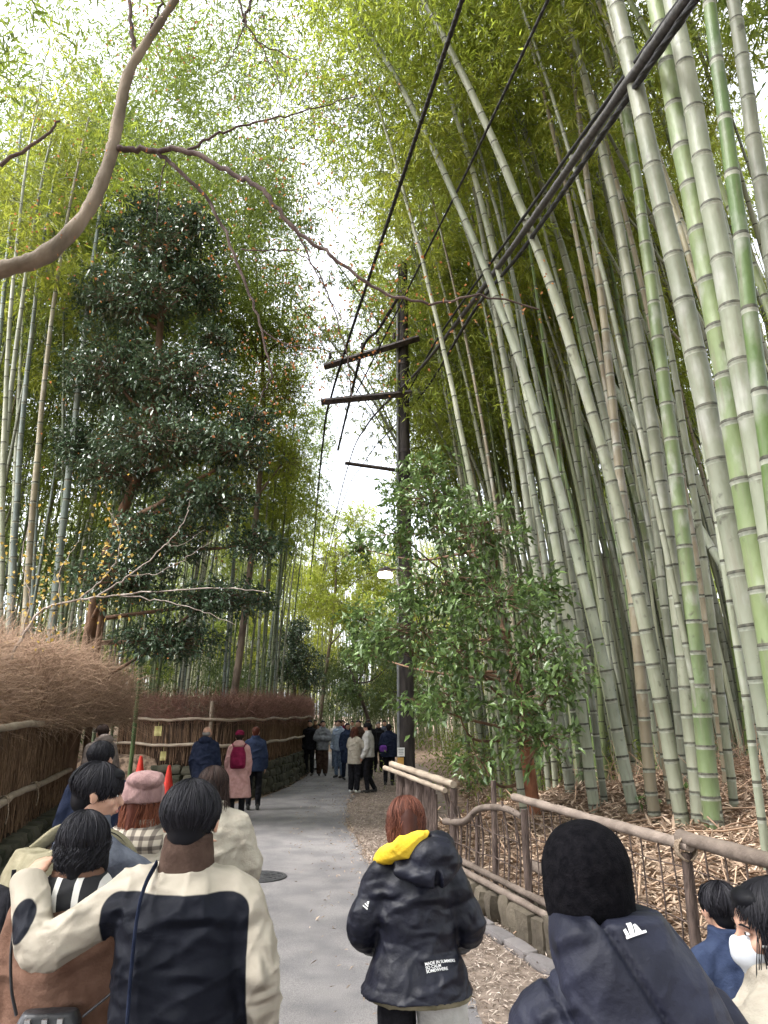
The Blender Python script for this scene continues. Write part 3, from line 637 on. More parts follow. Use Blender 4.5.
# long arching ones in the middle, crossing behind the cables
ARCH=[((600,640),(465,150),.075,9.5,17,'grey','long grey bamboo arching left across the cables from the right bank',2),
 ((650,640),(520,130),.08,8.5,17,'pale','long pale bamboo arching left high over the log rail',2),
 ((560,640),(440,60),.06,12,18,'grey','tall greyish bamboo arching over the path behind the pole top',2),
 ((575,660),(505,250),.075,10,15,'pale','pale bamboo with a slight bend standing behind the leafy shrub',1),
 ((548,640),(500,330),.07,11,15,'grey','grey bamboo with dark rings rising through the leafy shrub',0),
 ((640,660),(600,250),.07,9,15,'tan','brownish grey bamboo between the arching ones in the right grove',0)]
for bp_,tp_,r,Y,L,key,lab,bd in ARCH: bamboo_px(bp_,tp_,r,L,key,'high',lab,bend=bd,Ybase=Y)
# dead cane leaning across
g=MB(); A=atY(780,660,9.6); B=atY(655,455,10.8); P=curve([A-(B-A)*.4,A,B,B+(B-A)*.5],8); tube(g,P,.055,12,m=0); 
for k in range(2,len(P)-1): tube(g,[P[k]*.995+P[k+1]*.005,P[k]*.97+P[k+1]*.03],.059,12,cap=False,m=1)
build(g,'fallen_bamboo',[CM['grey'],M_node],label='dead greyish bamboo cane leaning diagonally across the right grove',category='bamboo cane')

placed=[]
def free(x,y,dmin):
    for a_,b_ in placed:
        if (a_-x)**2+(b_-y)**2<dmin*dmin: return False
    placed.append((x,y)); return True
KEYN={'pale':'pale grey-green','green':'green','bright':'bright green','grey':'grey','tan':'brownish','teal':'bluish grey','dim':'dark green'}
# right grove
cnt=0; tries=0
while cnt<188 and tries<20000:
    tries+=1; y=6+19*random.random()**.85; x=xr(y)+.7+random.random()*7.5
    if x/y>.66: continue
    if y<9.5 and x/y<.40: continue
    if y<15 and x/y<.17: continue
    if y<13 and random.random()<.35: continue
    if not free(x,y,.45): continue
    cnt+=1; deep=y>15
    key=random.choices(['pale','grey','green','tan','bright','dim'],[5,4,2.5,2,.6,.3+.5*deep])[0]
    zone='deep in the grove right of the path' if deep else 'on the right bank behind the log rail fence'
    lab='@right'
    bd=random.choices([0,1,2,3],[2,5,2,.4])[0]
    if y<17 and x<4.5: bd=min(bd,1)
    bamboo((x,y,float(hgt(x,y))),math.pi+random.gauss(0,.45),R(abs(random.gauss(4.2,1.8))),bd,math.pi-random.gauss(0,.3),random.uniform(.034,.060)*(1.05 if deep else 1),random.uniform(13,18),key,('high' if y<15.5 or random.random()<.4 else random.choices(['y','g'],[4,1])[0]),lab,group=f'{KEYN[key]} bamboos {zone}',far=1 if y>12 else 0)
# left near culms
LN=[((-4,640),(22,40),.06,12.2,'pale','pale thin bamboo at the very left edge in front of the bluish ones',1),((30,640),(62,40),.055,16,'teal','slim bluish bamboo between the tan one and the thick leaning one',0),((8,600),(50,60),.075,14.0,'teal','bluish grey bamboo at the far left above the near hedge',1),((22,610),(38,300),.075,13.4,'tan','pinkish tan bamboo rising from the near left hedge',1),
 ((48,625),(95,210),.085,13.6,'teal','thick bluish grey bamboo leaning right out of the near left hedge',0),((-8,560),(45,0),.07,13.0,'grey','grey bamboo at the left edge of the photo, leaning right',1),
 ((100,640),(118,430),.05,16.5,'dim','dark thin bamboo right of the thick bluish one, beside the dark evergreen',0),((12,500),(30,100),.065,15.0,'pale','pale bamboo second row at the far left',0),
 ((60,600),(60,300),.05,15,'dim','dark thin bamboo in the shade behind the tan one on the left',0),((-20,500),(15,120),.08,13.5,'teal','bluish bamboo almost out of the photo at the left edge',0)]
for bp_,tp_,r,Y,key,lab,bd in LN: bamboo_px(bp_,tp_,r,15,key,'high',lab,bend=bd,Ybase=Y,baz=0)
cnt=0; tries=0
while cnt<20 and tries<5000:
    tries+=1; y=random.uniform(14.5,22); x=xl(np.array(min(y,15)))-.9-random.random()*5
    if x/y<-.62 or (15.2<y<18.8 and x>-7.5): continue
    if not free(x,y,.6): continue
    cnt+=1; key=random.choice(['teal','grey','dim','tan','dim']); lab='@near'
    bamboo((x,y,float(hgt(x,y))),random.uniform(-1,1),R(abs(random.gauss(1,2))),random.choice([0,1,1]),random.gauss(0,.6),random.uniform(.035,.06),random.uniform(12,16),key,random.choice('gdy'),lab,group=f'{KEYN[key]} bamboos behind the near left fence',far=1)
cnt=0; tries=0
while cnt<64 and tries<20000:
    tries+=1; y=random.uniform(19.6,38); e=.7+random.random()**1.2*7; x=xl(y)-e
    if x/y<-.40: continue
    if not free(x,y,.42): continue
    cnt+=1; key=random.choices(['teal','dim','grey','pale','green'],[3,2,2,1,2])[0]; zone='behind the curved fence' if y<29 else 'far along the left of the path'
    lab='@far'
    bamboo((x,y,float(hgt(x,y))),random.uniform(-1,1),R(abs(random.gauss(1,1.6))),random.choices([0,1,2],[4,4,1])[0],random.gauss(0,.8),random.uniform(.035,.055),random.uniform(11,15),key,random.choices(['g','y','d'],[3,2,1])[0],lab,group=f'thin {KEYN[key]} bamboos in the dense stand {zone}',far=2)
ORD=['first','second','third','fourth','fifth','sixth','seventh','eighth','ninth','tenth','eleventh','twelfth','thirteenth','fourteenth','fifteenth','sixteenth','seventeenth','eighteenth','nineteenth','twentieth']
def project(p): 
    d=np.array(p)-CAM; w=d[1]*cp+d[2]*sp; return 384+FPX*d[0]/w
zon={}
for side,key,root,p in MANY:
    px=project(p); Y=p[1]
    if side=='right':
        zx='behind the leafy shrub' if px<480 else 'right of the leafy shrub' if px<560 else 'above the rail end' if px<625 else 'behind the front clump' if px<700 else 'by the right edge'
        zy='front row' if Y<10.5 else 'middle row' if Y<15 else 'deep' if Y<21 else 'very deep'; frm='away from the pole'
    elif side=='near':
        zx='over the pale hedge' if px<60 else 'beside the dark evergreen'; zy='front row' if Y<17 else 'back row'; frm='from the photo edge'; px=px
    else:
        zx='behind the dark evergreen' if px<170 else "over the curved fence's post" if px<225 else 'over the pink coat' if px<265 else 'beside the round bush'; zy='near' if Y<25 else 'middle depth' if Y<31 else 'far'; frm='towards the path'
    zon.setdefault((side,zx,zy,key,frm),[]).append((px,root))
for (side,zx,zy,key,frm),L_ in zon.items():
    L_.sort(key=lambda q:q[0]); thin='thin ' if side=='far' else ''
    for k,(px,root) in enumerate(L_):
        root['label']=f'{thin}{KEYN[key]} bamboo {zx}, {zy}'+(f', {ORD[min(k,19)]} {frm}' if len(L_)>1 else '')
# the mass beyond
def thicket(name,label_pts,key,rr,hh):
    g=MB()
    for (x,y) in label_pts:
        z=float(hgt(x,y)); n=7; L=random.uniform(*hh); t=np.linspace(0,1,n); bx=random.gauss(-.13 if x>0 else .02,.05)*L; by=random.gauss(0,.04)*L
        P=np.stack([x+bx*(.5*t+.5*t**2),y+by*t**2,z+L*t],-1); tube(g,P,random.uniform(*rr)*(1-.7*t**1.5),5,cap=False,a=random.random())
    return g
pts=[]
for _ in range(620):
    x=random.uniform(-18,12); y=random.uniform(41,60); pts.append((x,y))
for _ in range(200):
    y=random.uniform(30,55); pts.append((xr(y)+1+random.random()*16,y))
for _ in range(230):
    y=random.uniform(34,60); pts.append((xl(y)-1.5-random.random()*14,y))
for _ in range(420):
    y=random.uniform(13,34); pts.append((xr(y)+2.5+random.random()*9,y))
for _ in range(300):
    y=random.uniform(12,40); pts.append((xr(y)+8+random.random()*12,y))
for _ in range(130):
    y=random.uniform(13,32); pts.append((min(xl(y)-8,-9)-random.random()*10,y))
M_fc=mat('far_culm',(.16,.18,.10),(.38,.38,.27),scale=.6,rough=.6,rnd=.8); 
g=thicket('t',pts,None,(.028,.055),(11,15)); build(g,'bamboo_thicket',M_fc,kind='stuff',label='far off mass of bamboo stems closing the view')
M_light=mat('pale_leaf',(.21,.27,.030),(.42,.46,.07),scale=.5,rough=.5,rnd=.6,trans=.5)
def cloud(g, n, boxf, size, m=0):
    k=n//9; C0=boxf(k); sd=rdir(k,-.4); C=np.repeat(C0,9,0)+rng.normal(size=(k*9,3))*.16; D=np.repeat(sd,9,0)+rng.normal(size=(k*9,3))*.6+[0,0,-.35]
    Lf=rng.uniform(.7,1.3,k*9)*size; leaves(g,C,D,rdir(k*9,.8),Lf,Lf*.22,m=m)
def bx_(x0,x1,y0,y1,z0,z1,pw=1.):
    def f(k):
        nc=max(k//30,1); c=rng.random((nc,3)); c=np.repeat(c,k//nc+1,0)[:k]; sz=np.array([x1-x0,y1-y0,z1-z0]); c[:,2]=c[:,2]**pw
        p=np.array([x0,y0,z0])+c*sz; a_=np.repeat(rng.random(nc)*6.3,k//nc+1)[:k]; u_=rng.normal(size=k)*.8
        return p+np.stack([np.cos(a_)*u_,np.sin(a_)*u_,-.28*u_**2],-1)+rng.normal(size=p.shape)*.20
    return f
def farleaf(name,label,specs,m_):
    g=MB()
    for n,f,s in specs: cloud(g,n,f,s)
    build(g,name,m_,kind='stuff',label=label)
farleaf('bamboo_leaves','yellow-green bamboo foliage filling the depth of the right grove',[(26000,bx_(8,24,14,34,8.5,18,.8),.20),(30000,bx_(3,22,30,55,5.5,16,.8),.28),(42000,bx_(1.2,9,13,30,8.5,17,.8),.17),(20000,bx_(-1.2,3.2,7.5,12,11.4,15),.12)],ML['y'])
farleaf('bamboo_leaves','dull green bamboo foliage behind the left fences',[(40000,bx_(-22,-9,13,32,3,15,.8),.22),(50000,bx_(-24,-5.5,33,58,3.5,13,.8),.30),(90000,bx_(-16,-6.0,16,26,7,18,.8),.18),(60000,bx_(-13.5,-4.8,14.5,21,10.5,20),.17),(40000,bx_(-6,-2.6,13,21,12,19),.15)],ML['g'])
farleaf('dark_undergrowth','dark leafy undergrowth in the shade behind the left fences',[(26000,bx_(-16,-7.2,17,27,1.5,7),.15),(9000,bx_(-7,-4.2,24,34,1.2,4),.15)],ML['d'])
farleaf('bamboo_leaves','light foliage closing the far end of the path',[(50000,bx_(-14,10,44,62,3.2,11,1.1),.34),(26000,bx_(-9,5,38,46,4.5,11,1.0),.24)],ML['y'])
farleaf('pale_leaves','pale yellow-green foliage behind the dark evergreen, left of the sky gap',[(24000,bx_(-6,-2.6,21,27,8,17),.15)],M_light)
farleaf('dull_leaves','thin dull leaf sprays high over the path left of the cables',[(9000,bx_(-2.4,.4,9,14,12.5,16),.12)],ML['d'])
farleaf('dark_undergrowth','shaded shrubs closing the bend behind the crowd',[(16000,bx_(-3.5,4,36,43,1.8,4.5),.2)],ML['d'])
farleaf('bamboo_leaves','grove canopy overhead and behind the viewer, added to shade the foreground',[(100000,bx_(-14,15,-16,1.6,7,15),.28),(30000,bx_(3.2,14,2,8,10,15),.18),(30000,bx_(-15,-3.5,1,8,10,15),.18)],ML['g'])  # leaves mostly out of view, put in to cut skylight on the nearest people
back=[(random.choice([-1,1])*random.uniform(4.5,15),random.uniform(-16,-1)) for _ in range(90)]
g=thicket('t',back,None,(.04,.06),(12,15)); build(g,'bamboo_thicket',M_fc,kind='stuff',label='stems of the grove behind the viewer')
M_low=leaf_mat('undergrowth_leaf',(.10,.15,.03),(.26,.33,.06))
farleaf('undergrowth','low yellow-green plants on the ground behind the pole',[(9000,bx_(1.3,7,14,26,.3,1.5),.13)],M_low)

# ------------------------------------------------------------------ leafy trees
def bark(name,c1,c2): return mat(name,c1,c2,scale=5,detail=7,rough=.9,bump=.7,bscale=16,stretch=(1,1,.45))
M_barkor=bark('orange_bark',(.075,.045,.028),(.20,.12,.075)); M_bark=bark('grey_bark',(.075,.055,.042),(.19,.145,.11)); M_barkd=bark('dark_bark',(.035,.026,.022),(.09,.068,.055))
M_ever=mat('evergreen_leaf',(.032,.060,.036),(.10,.15,.075),scale=.7,rough=.24,rnd=.6,trans=.10,spec=.6,coat=.0)
M_shrub=mat('shrub_leaf',(.055,.095,.030),(.15,.23,.065),scale=.9,rough=.3,rnd=.6,trans=.25,spec=.5)
M_rust=mat('rust_leaf',(.25,.085,.03),(.50,.22,.08),scale=1,rough=.5,rnd=.7,trans=.4)
M_yel=mat('yellow_leaf',(.42,.27,.05),(.60,.43,.12),scale=1,rough=.5,rnd=.7,trans=.4)
def leafy_tree(name,label,cat,base,trunk,r0,clumps,mleaf,mbark,lsz,per=1.0,extra=None,group=None,aspect=.42,nlf=10,flat=.75,crownname='crown',limbs=True):
    root=thing(name,label,cat,base); g=MB(); T=curve(trunk,8); tube(g,T,np.linspace(r0,r0*.35,len(T)),10)
    C=[];D=[];N=[];Ls=[];mm=[]
    for (c,rd) in clumps:
        c=np.array(c,float)
        if limbs:
            i_=int(np.argmin(np.linalg.norm(T-c,axis=1)+.8*np.abs(T[:,2]-(c[2]-1.2*np.mean(rd))))); s=T[i_]; mid=(s+c)/2+rng.normal(size=3)*.12-[0,0,.1]
            tube(g,curve([s,mid,c],6),np.linspace(r0*.38,r0*.10,13)[:len(curve([s,mid,c],6))],7)
        rd=np.broadcast_to(np.array(rd,float),(3,)); k=int(per*90*np.prod(rd)**(2/3)/.5)
        u=rdir(k); q=c+u*rd*(rng.random(k)**.45)[:,None]*(1+.18*np.sin(u[:,:1]*7+c[0])*np.sin(u[:,2:]*6))
        # twigs to sprays
        st=c+(q-c)*.35; tw=np.stack([st,(st+q)/2+rng.normal(size=(k,3))*.04,q],1); tubes3(g,tw,np.array([.008,.005,.003]))
        od=norm(q-c)*.6+rdir(k)*.7; C.append(np.repeat(q,nlf,0)+np.repeat(od,nlf,0)*rng.uniform(-.14,.14,(k*nlf,1))+rng.normal(size=(k*nlf,3))*.05); dd=np.repeat(od,nlf,0)+rng.normal(size=(k*nlf,3))*.75; dd[:,2]-=.25; D.append(dd)
    C=np.concatenate(C);D=np.concatenate(D); Ls=rng.uniform(.65,1.25,len(C))*lsz
    build(local(g,root),'trunk',mbark,root)
    g=MB(); leaves(g,C,D,rdir(len(C),1.9),Ls,Ls*aspect); build(local(g,root),crownname,mleaf,root)
    if extra:
        nm,m_,frac,sz=extra; g=MB(); k=int(len(C)*frac); ii=rng.integers(0,len(C),k); leaves(g,C[ii]+rng.normal(size=(k,3))*.3,rdir(k,-.3),rdir(k,1),rng.uniform(.7,1.2,k)*sz,sz*.75); build(local(g,root),nm,m_,root)
    return root
def clump_px(lst): return [((*atY(px,py,Y),), rd) for px,py,Y,rd in lst]
# dark evergreen on the left
base=atY(80,640,15.2); zb=float(hgt(base[0],base[1])); b0=np.array([base[0],base[1],zb])
ev=clump_px([(105,300,13.6,(.7,.7,.6)),(95,380,13.8,(.7,.8,.6)),(80,450,14,(.6,.8,.6)),(120,235,13.8,(.4,.4,.35)),(250,420,12.8,(.5,.5,.3)),(215,340,13.2,(.5,.5,.35)),(165,255,13.5,(1.0,.9,.9)),(150,215,13.8,(.6,.6,.5)),(195,225,13.2,(.5,.5,.45)),(140,300,13,(1.1,.9,.7)),(200,290,13.4,(.6,.7,.6)),(120,370,13,(1.0,1,.8)),(180,380,12.6,(1.05,.9,.6)),(160,440,12.4,(1.2,1,.55)),(235,450,12.4,(.75,.7,.35)),(120,470,13.4,(.9,.9,.6)),(210,500,12.6,(.9,.8,.4)),(255,545,12.8,(.6,.6,.28)),(160,540,13,(1.0,.9,.5)),(120,580,13.6,(1.0,.9,.5)),(210,600,13.2,(.9,.8,.35)),(170,640,13.8,(1.1,.9,.4)),(250,600,14.5,(.5,.6,.3))])
leafy_tree('evergreen_tree','large dark glossy evergreen tree with an orange trunk behind the left hedge','tree',b0,[b0,atY(96,600,14.8),atY(120,520,13.8),atY(150,440,13.1),atY(160,330,13.2),atY(165,250,13.3)],.14,ev,M_ever,M_barkor,.11,per=1.9,extra=('rust_leaves',M_rust,.007,.06),nlf=13)
g=MB(); tube(g,curve([b0+[.3,.1,0],atY(112,560,14.2),atY(165,500,12.7),atY(215,470,12.6)],8),np.linspace(.08,.03,25),8); build(g,'tree_limb',M_barkor,label='bare orange-brown second stem arching under the dark evergreen',category='tree')
# bushes near the bend
b0=np.array([-2.9-.9,31.5,.9]); leafy_tree('round_bush','dark round evergreen bush at the bend, past the curved fence','bush',b0,[b0,b0+[0.1,0,1.5],b0+[.1,0,3]],.10,clump_px([(292,640,30.5,(.8,.8,.6)),(300,660,30,(1.0,.9,.7)),(285,672,30,(.9,.8,.6)),(310,680,30,(.7,.7,.5)),(300,625,31,(.5,.5,.4))]),M_ever,M_barkd,.12,per=1.6)
b0=np.array([-.3,30,.05]); leafy_tree('small_tree','small dark leaning tree with whitish leaves above the crowd','tree',b0,[b0,b0+[-.3,0,1.6],b0+[-.9,0,3.2],b0+[-1.4,0,4.4]],.10,clump_px([(365,655,29,(1.3,1,.4)),(350,690,28,(.7,.7,.3)),(370,640,30,(1,.8,.4)),(395,660,29,(.9,.8,.5))]),M_shrub,M_barkd,.13,per=1.0)
# pale trees over the far path
for lab,px0,Y,cl in (('pale yellow-green tree left of the path beyond the dark evergreen',262,19.6,[(250,330,19,(1.2,1.0,.9)),(280,390,19,(1.1,.9,.9)),(235,280,19.5,(.9,.8,.6)),(290,340,19.5,(.8,.8,.6)),(250,440,19,(1.0,.9,.8)),(285,460,19.5,(.8,.8,.7)),(255,240,20,(.5,.5,.4))]),
    ('soft yellow tree closing the far left side of the path',335,38,[(335,560,38,(2.0,1.6,1.5)),(350,610,36,(2.0,1.6,1.2)),(320,600,39,(1.6,1.4,1.2)),(355,520,39,(1.6,1.4,1.2)),(318,530,40,(1.2,1.2,1.2)),(375,570,38,(1.6,1.2,1.5))])):
    x=atY(px0,600,Y)[0]; b0=np.array([x-.8,Y,float(hgt(x-.8,Y))]); leafy_tree('tree',lab,'tree',b0,[b0,b0+[.3,0,3],atY(px0,450 if Y<30 else 600,Y),atY(px0,330 if Y<30 else 540,Y)],.12,clump_px(cl),M_light,M_bark,.12 if Y<30 else .2,per=1.35 if Y<30 else .6,aspect=.25)
# glossy shrub at the foot of the right grove
b0=np.array([*onground(530,815)[:2],0]); b0[2]=hgt(b0[0],b0[1]); bY=b0[1]
sh=clump_px([(358,548,12.5,(.45,.4,.25)),(362,618,12,(.5,.4,.3)),(400,648,10.5,(.5,.4,.3)),(412,600,10.2,(.35,.35,.25)),(420,700,10,(.4,.35,.28)),(398,500,11,(.4,.4,.28)),(370,655,12,(.45,.4,.25)),(430,500,9.8,(.65,.6,.35)),(480,530,9.4,(.75,.6,.4)),(400,535,10,(.5,.5,.28)),(440,580,9.6,(.8,.6,.4)),(500,600,9,(.7,.6,.4)),(420,630,9.8,(.7,.5,.35)),(470,650,9.2,(.75,.6,.4)),(380,640,10.4,(.4,.4,.25)),(540,650,8.8,(.55,.5,.3)),(560,680,8.6,(.4,.4,.22)),(520,700,8.8,(.6,.5,.3)),(455,700,9.3,(.5,.5,.3)),(430,470,10,(.4,.4,.25)),(540,740,8.7,(.45,.4,.3)),(545,590,9.4,(.4,.4,.2)),(480,760,9.2,(.3,.3,.25))])
leafy_tree('leafy_shrub','wide glossy green shrub growing in front of the pole and the right grove','shrub',b0,[b0,b0+[-.02,.1,.8],atY(522,700,bY+.3),atY(500,620,bY+.6),atY(470,540,bY+.8)],.07,sh,M_shrub,M_barkor,.115,per=1.2,nlf=11,aspect=.42)
g=MB(); tube(g,[b0+[.02,-.04,-.1],b0+[.0,-.04,.45],b0+[-.02,-.02,.95]],[.13,.10,.075],10); st=build(g,'tree_stump',mat('red_bark',(.12,.045,.025),(.30,.13,.07),scale=9,rough=.95,bump=1,stretch=(1,1,.3)),label='short reddish brown rotten stump at the foot of the leafy shrub',category='stump')
# small seedlings on the bank
for k,(px,py,s,lab) in enumerate(((705,812,.28,'small broad-leaved seedling at the foot of the front bamboos'),(648,815,.2,'tiny green seedling left of the front bamboos'),(600,760,.35,'low leafy plant by the thin grey bamboos'),(640,770,.22,'small plant in the litter under the leaning bamboo'),(575,790,.45,'bushy green plant beside the red stump'),(470,800,.35,'leafy sprig among the stakes of the twig fence'))):
    b0=onground(px,py); root=thing('seedling',lab,'plant',b0); g=MB(); C=[];D=[]
    for j in range(5):
        e=np.array([random.uniform(-.5,.5)*s,random.uniform(-.5,.5)*s,s*random.uniform(.6,1.2)]); tube(g,curve([(0,0,-.02),e*.5+[0,0,.05],e],4),.004,4)
        C.append(np.repeat(e[None],9,0)+rng.normal(size=(9,3))*.035); D.append(rdir(9,.1))
    build(g,'stem',M_bark,root); g=MB(); C=np.concatenate(C); leaves(g,C,np.concatenate(D),rdir(len(C),1.5),rng.uniform(.06,.12,len(C)),.04); build(g,'leaves',M_shrub,root)
# maple limb over the path, its stem stands outside the frame on the left
root=thing('maple_tree','bare maple whose thick brown limb reaches in from the upper left','tree',(-4.3,5.6,.3))
M_maple=bark('maple_bark',(.13,.105,.08),(.29,.235,.185)); M_mapled=bark('maple_twig_bark',(.06,.042,.04),(.14,.10,.09))
Y0=5.0
main=[np.array([-4.35,5.6,.1]),np.array([-4.5,5.5,2.0]),atY(-150,300,5.3),atY(-60,290,5.1)]+[atY(px,py,Y0+dy) for px,py,dy in ((0,270,0),(45,255,0),(85,215,.05),(108,165,.1),(118,120,.1),(128,75,.1),(145,45,.1),(165,15,.1),(185,-20,.1),(200,-80,.1))]
T=curve(main,8); n=len(T); rr=np.interp(np.arange(n)/8,[0,2,4,6,8,10,12,13],[.15,.12,.066,.058,.048,.038,.028,.020])*(1+.08*rng.normal(size=n)); g=MB(); tube(g,T,rr,14); build(local(g,root),'trunk',M_maple,root)
g=MB()
def tw(pts, r0, r1, dy=0):
    P=curve([atY(a,b_,Y0+c+dy) for a,b_,c in pts],8); P=P+rng.normal(size=P.shape)*.008; tube(g,P,np.linspace(r0,r1,len(P)),7); return P
BR=[tw([(116,150,.1),(150,150,.1),(188,152,0),(230,172,-.1),(262,190,-.2),(290,225,-.2),(330,255,-.2),(380,290,-.2),(430,303,-.2),(480,296,-.1),(540,310,0)],.026,.006),
 tw([(188,152,0),(215,135,0),(260,122,0),(310,110,.1),(360,95,.2)],.013,.004),
 tw([(156,152,.1),(190,180,.1),(215,210,.1),(240,270,.1),(262,330,.1),(272,378,.1)],.018,.007),
 tw([(240,250,.1),(300,255,.1),(330,300,.1),(350,330,.1)],.006,.003),
 tw([(262,190,-.2),(300,240,-.1),(330,300,0),(345,350,0),(352,400,0)],.008,.003),
 tw([(136,60,.1),(132,30,.1),(128,-10,.1)],.022,.016), tw([(145,45,.1),(155,20,.1),(165,-10,.1)],.015,.01),
 tw([(166,156,.1),(160,190,.1),(156,225,.1)],.006,.003),
 tw([(235,-20,.3),(245,20,.3),(262,45,.3),(300,60,.3)],.012,.004),tw([(245,20,.3),(232,55,.3),(215,75,.3)],.007,.003),tw([(262,45,.3),(280,90,.3),(275,130,.3)],.006,.003),
 tw([(250,-30,.3),(252,0,.3),(243,20,.3)],.014,.012),
 tw([(272,378,.1),(262,395,.1),(250,420,.1)],.006,.002),tw([(262,330,.1),(290,345,.1),(330,350,.1),(370,365,.2)],.006,.002),tw([(0,165,.6),(40,140,.6),(60,120,.6)],.02,.01)]
build(local(g,root),'branch',M_mapled,root)
tips=np.concatenate([b_[len(b_)//3:] for b_ in BR]+[T[30:]]); k=1300; cl=rng.integers(0,len(tips),110); ii=cl[rng.integers(0,110,k)]; C=tips[ii]+rng.normal(size=(k,3))*np.array([.24,.24,.18])
g=MB(); leaves(g,C,rdir(k,-.5),rdir(k,1),rng.uniform(.018,.034,k),rng.uniform(.014,.024,k)); build(local(g,root),'leaves',M_rust,root)
# bare bleached twigs over the left fence
root=thing('bare_sapling','bare pale twiggy sapling with a few yellow leaves over the near left hedge','sapling',(atY(60,640,11)[0],11,1.0))
g=MB(); tipz=[]
def tw2(pts,r0,r1,Y=11):
    P=curve([atY(a,b_,Y) for a,b_ in pts],8); P+=rng.normal(size=P.shape)*.01; tube(g,P,np.linspace(r0,r1,len(P)),6); tipz.append(P[4:])
tw2([(10,660),(40,612),(80,600),(150,592),(225,588),(268,592)],.022,.006); tw2([(95,598),(130,575),(165,545),(185,520),(190,500)],.012,.004); tw2([(120,596),(160,600),(205,612),(235,625)],.010,.004)
tw2([(130,575),(160,572),(190,555),(213,540)],.007,.003); tw2([(80,600),(110,570),(120,540),(105,500)],.010,.004); tw2([(165,545),(180,545),(205,530)],.005,.002); tw2([(20,640),(30,600),(22,560),(30,520)],.010,.004); tw2([(60,604),(60,570),(80,540)],.008,.003)
build(local(g,root),'branch',mat('bleached_twig',(.24,.19,.16),(.40,.34,.30),scale=12),root)
tp=np.concatenate(tipz); sel=tp[tp[:,0]<atY(115,600,11)[0]]; k=260; C=sel[rng.integers(0,len(sel),k)]+rng.normal(size=(k,3))*[.25,.2,.3]
g=MB(); leaves(g,C,rdir(k,-.4),rdir(k,1),rng.uniform(.05,.08,k),rng.uniform(.04,.06,k)); build(local(g,root),'leaves',M_yel,root)

# ------------------------------------------------------------------ litter
M_lit=mat('fallen_leaf',(.20,.13,.085),(.58,.45,.34),scale=1.5,rough=.8,rnd=.85,spec=.3)
def litter(n, pos, size, name, label):
    X,Y,Z=pos(n); C=np.stack([X,Y,Z+rng.uniform(.0,.035,len(X))],-1); D=rdir(len(X)); D[:,2]=D[:,2]*.35+.05; N=rdir(len(X))*.45+[0,0,1]
    L=rng.uniform(.5,1.3,len(X))*size; g=MB(); leaves(g,C,D,N,L,L*rng.uniform(.12,.26,len(X)),fold=.25); return g
def bank(n):
    Y=3+19*rng.random(n)**1.5; X=xr(Y)+.15+rng.random(n)*7; k=X/np.maximum(Y,1)<.7; X,Y=X[k],Y[k]; return X,Y,hgt(X,Y)
g=litter(90000,bank,.13,'',''); build(g,'leaf_litter',M_lit,kind='stuff',label='dry tan bamboo leaves covering the right bank')
def strip(n):
    Y=4.5+22*rng.random(n)**1.3; f=rng.random(n)**.8; X=redge(Y)-.08+f*np.minimum(xr(Y)-redge(Y),1.6); 
    return X,Y,np.maximum(hgt(X,Y),.008)
M_lit2=mat('pale_fallen_leaf',(.24,.185,.15),(.58,.50,.43),scale=1.5,rough=.8,rnd=.85,spec=.3)
g=litter(15000,strip,.055,'',''); build(g,'leaf_litter',M_lit2,kind='stuff',label='small fallen leaves between the asphalt and the right-hand fence')
def lf(n):
    Y=8+26*rng.random(n); X=xl(Y)-rng.random(n)**2*3; return X,Y,hgt(X,Y)
def rd_(n):
    Y=4.5+22*rng.random(n); e=rng.random(n)**4; s=rng.random(n)<.65; X=np.where(s,redge(Y)-e*1.1,ledge(Y)+e*.9); return X,Y,np.full(n,.036)
g=litter(2200,rd_,.055,'',''); build(g,'leaf_litter',M_lit,kind='stuff',label='scattered fallen leaves on the edges of the grey path')
# sticks and dead canes lying on the bank
g=MB(); n=420; Y=4+16*rng.random(n)**1.3; X=xr(Y)+.3+rng.random(n)*6; A=rng.uniform(0,np.pi,n); L=rng.uniform(.3,1.3,n); P=np.zeros((n,4,3))
for k in range(4):
    f=k/3-.5; P[:,k,0]=X+np.cos(A)*L*f; P[:,k,1]=Y+np.sin(A)*L*f+rng.normal(size=n)*.02; P[:,k,2]=hgt(P[:,k,0],P[:,k,1])+.03+rng.random(n)*.05
P[:,3,2]+=rng.random(n)*.25*(rng.random(n)<.5)
tubes3(g,P,rng.uniform(.004,.014,n)[:,None]*np.ones(4),a=rng.random(n)); build(g,'fallen_twigs',M_twig,kind='stuff',label='dry sticks scattered in the leaf litter on the right bank')
g=MB(); n=2600; c=rng.random((26,2)); cy=8+c[:,0]*9; cx=xr(cy)+3.2+c[:,1]*5; ii=rng.integers(0,26,n); P=np.zeros((n,4,3)); P[:,0,0]=cx[ii]+rng.normal(size=n)*.45; P[:,0,1]=cy[ii]+rng.normal(size=n)*.45; P[:,0,2]=hgt(P[:,0,0],P[:,0,1]); d=rdir(n,.5)
for k in range(1,4): P[:,k]=P[:,k-1]+d*.22; d=norm(d+rng.normal(size=(n,3))*.25-[0,0,.12])
tubes3(g,P,np.array([.006,.005,.004,.002]),a=rng.random(n)); build(g,'dry_undergrowth',M_twig,kind='stuff',label='tangled reddish dry undergrowth between the bamboo stems')
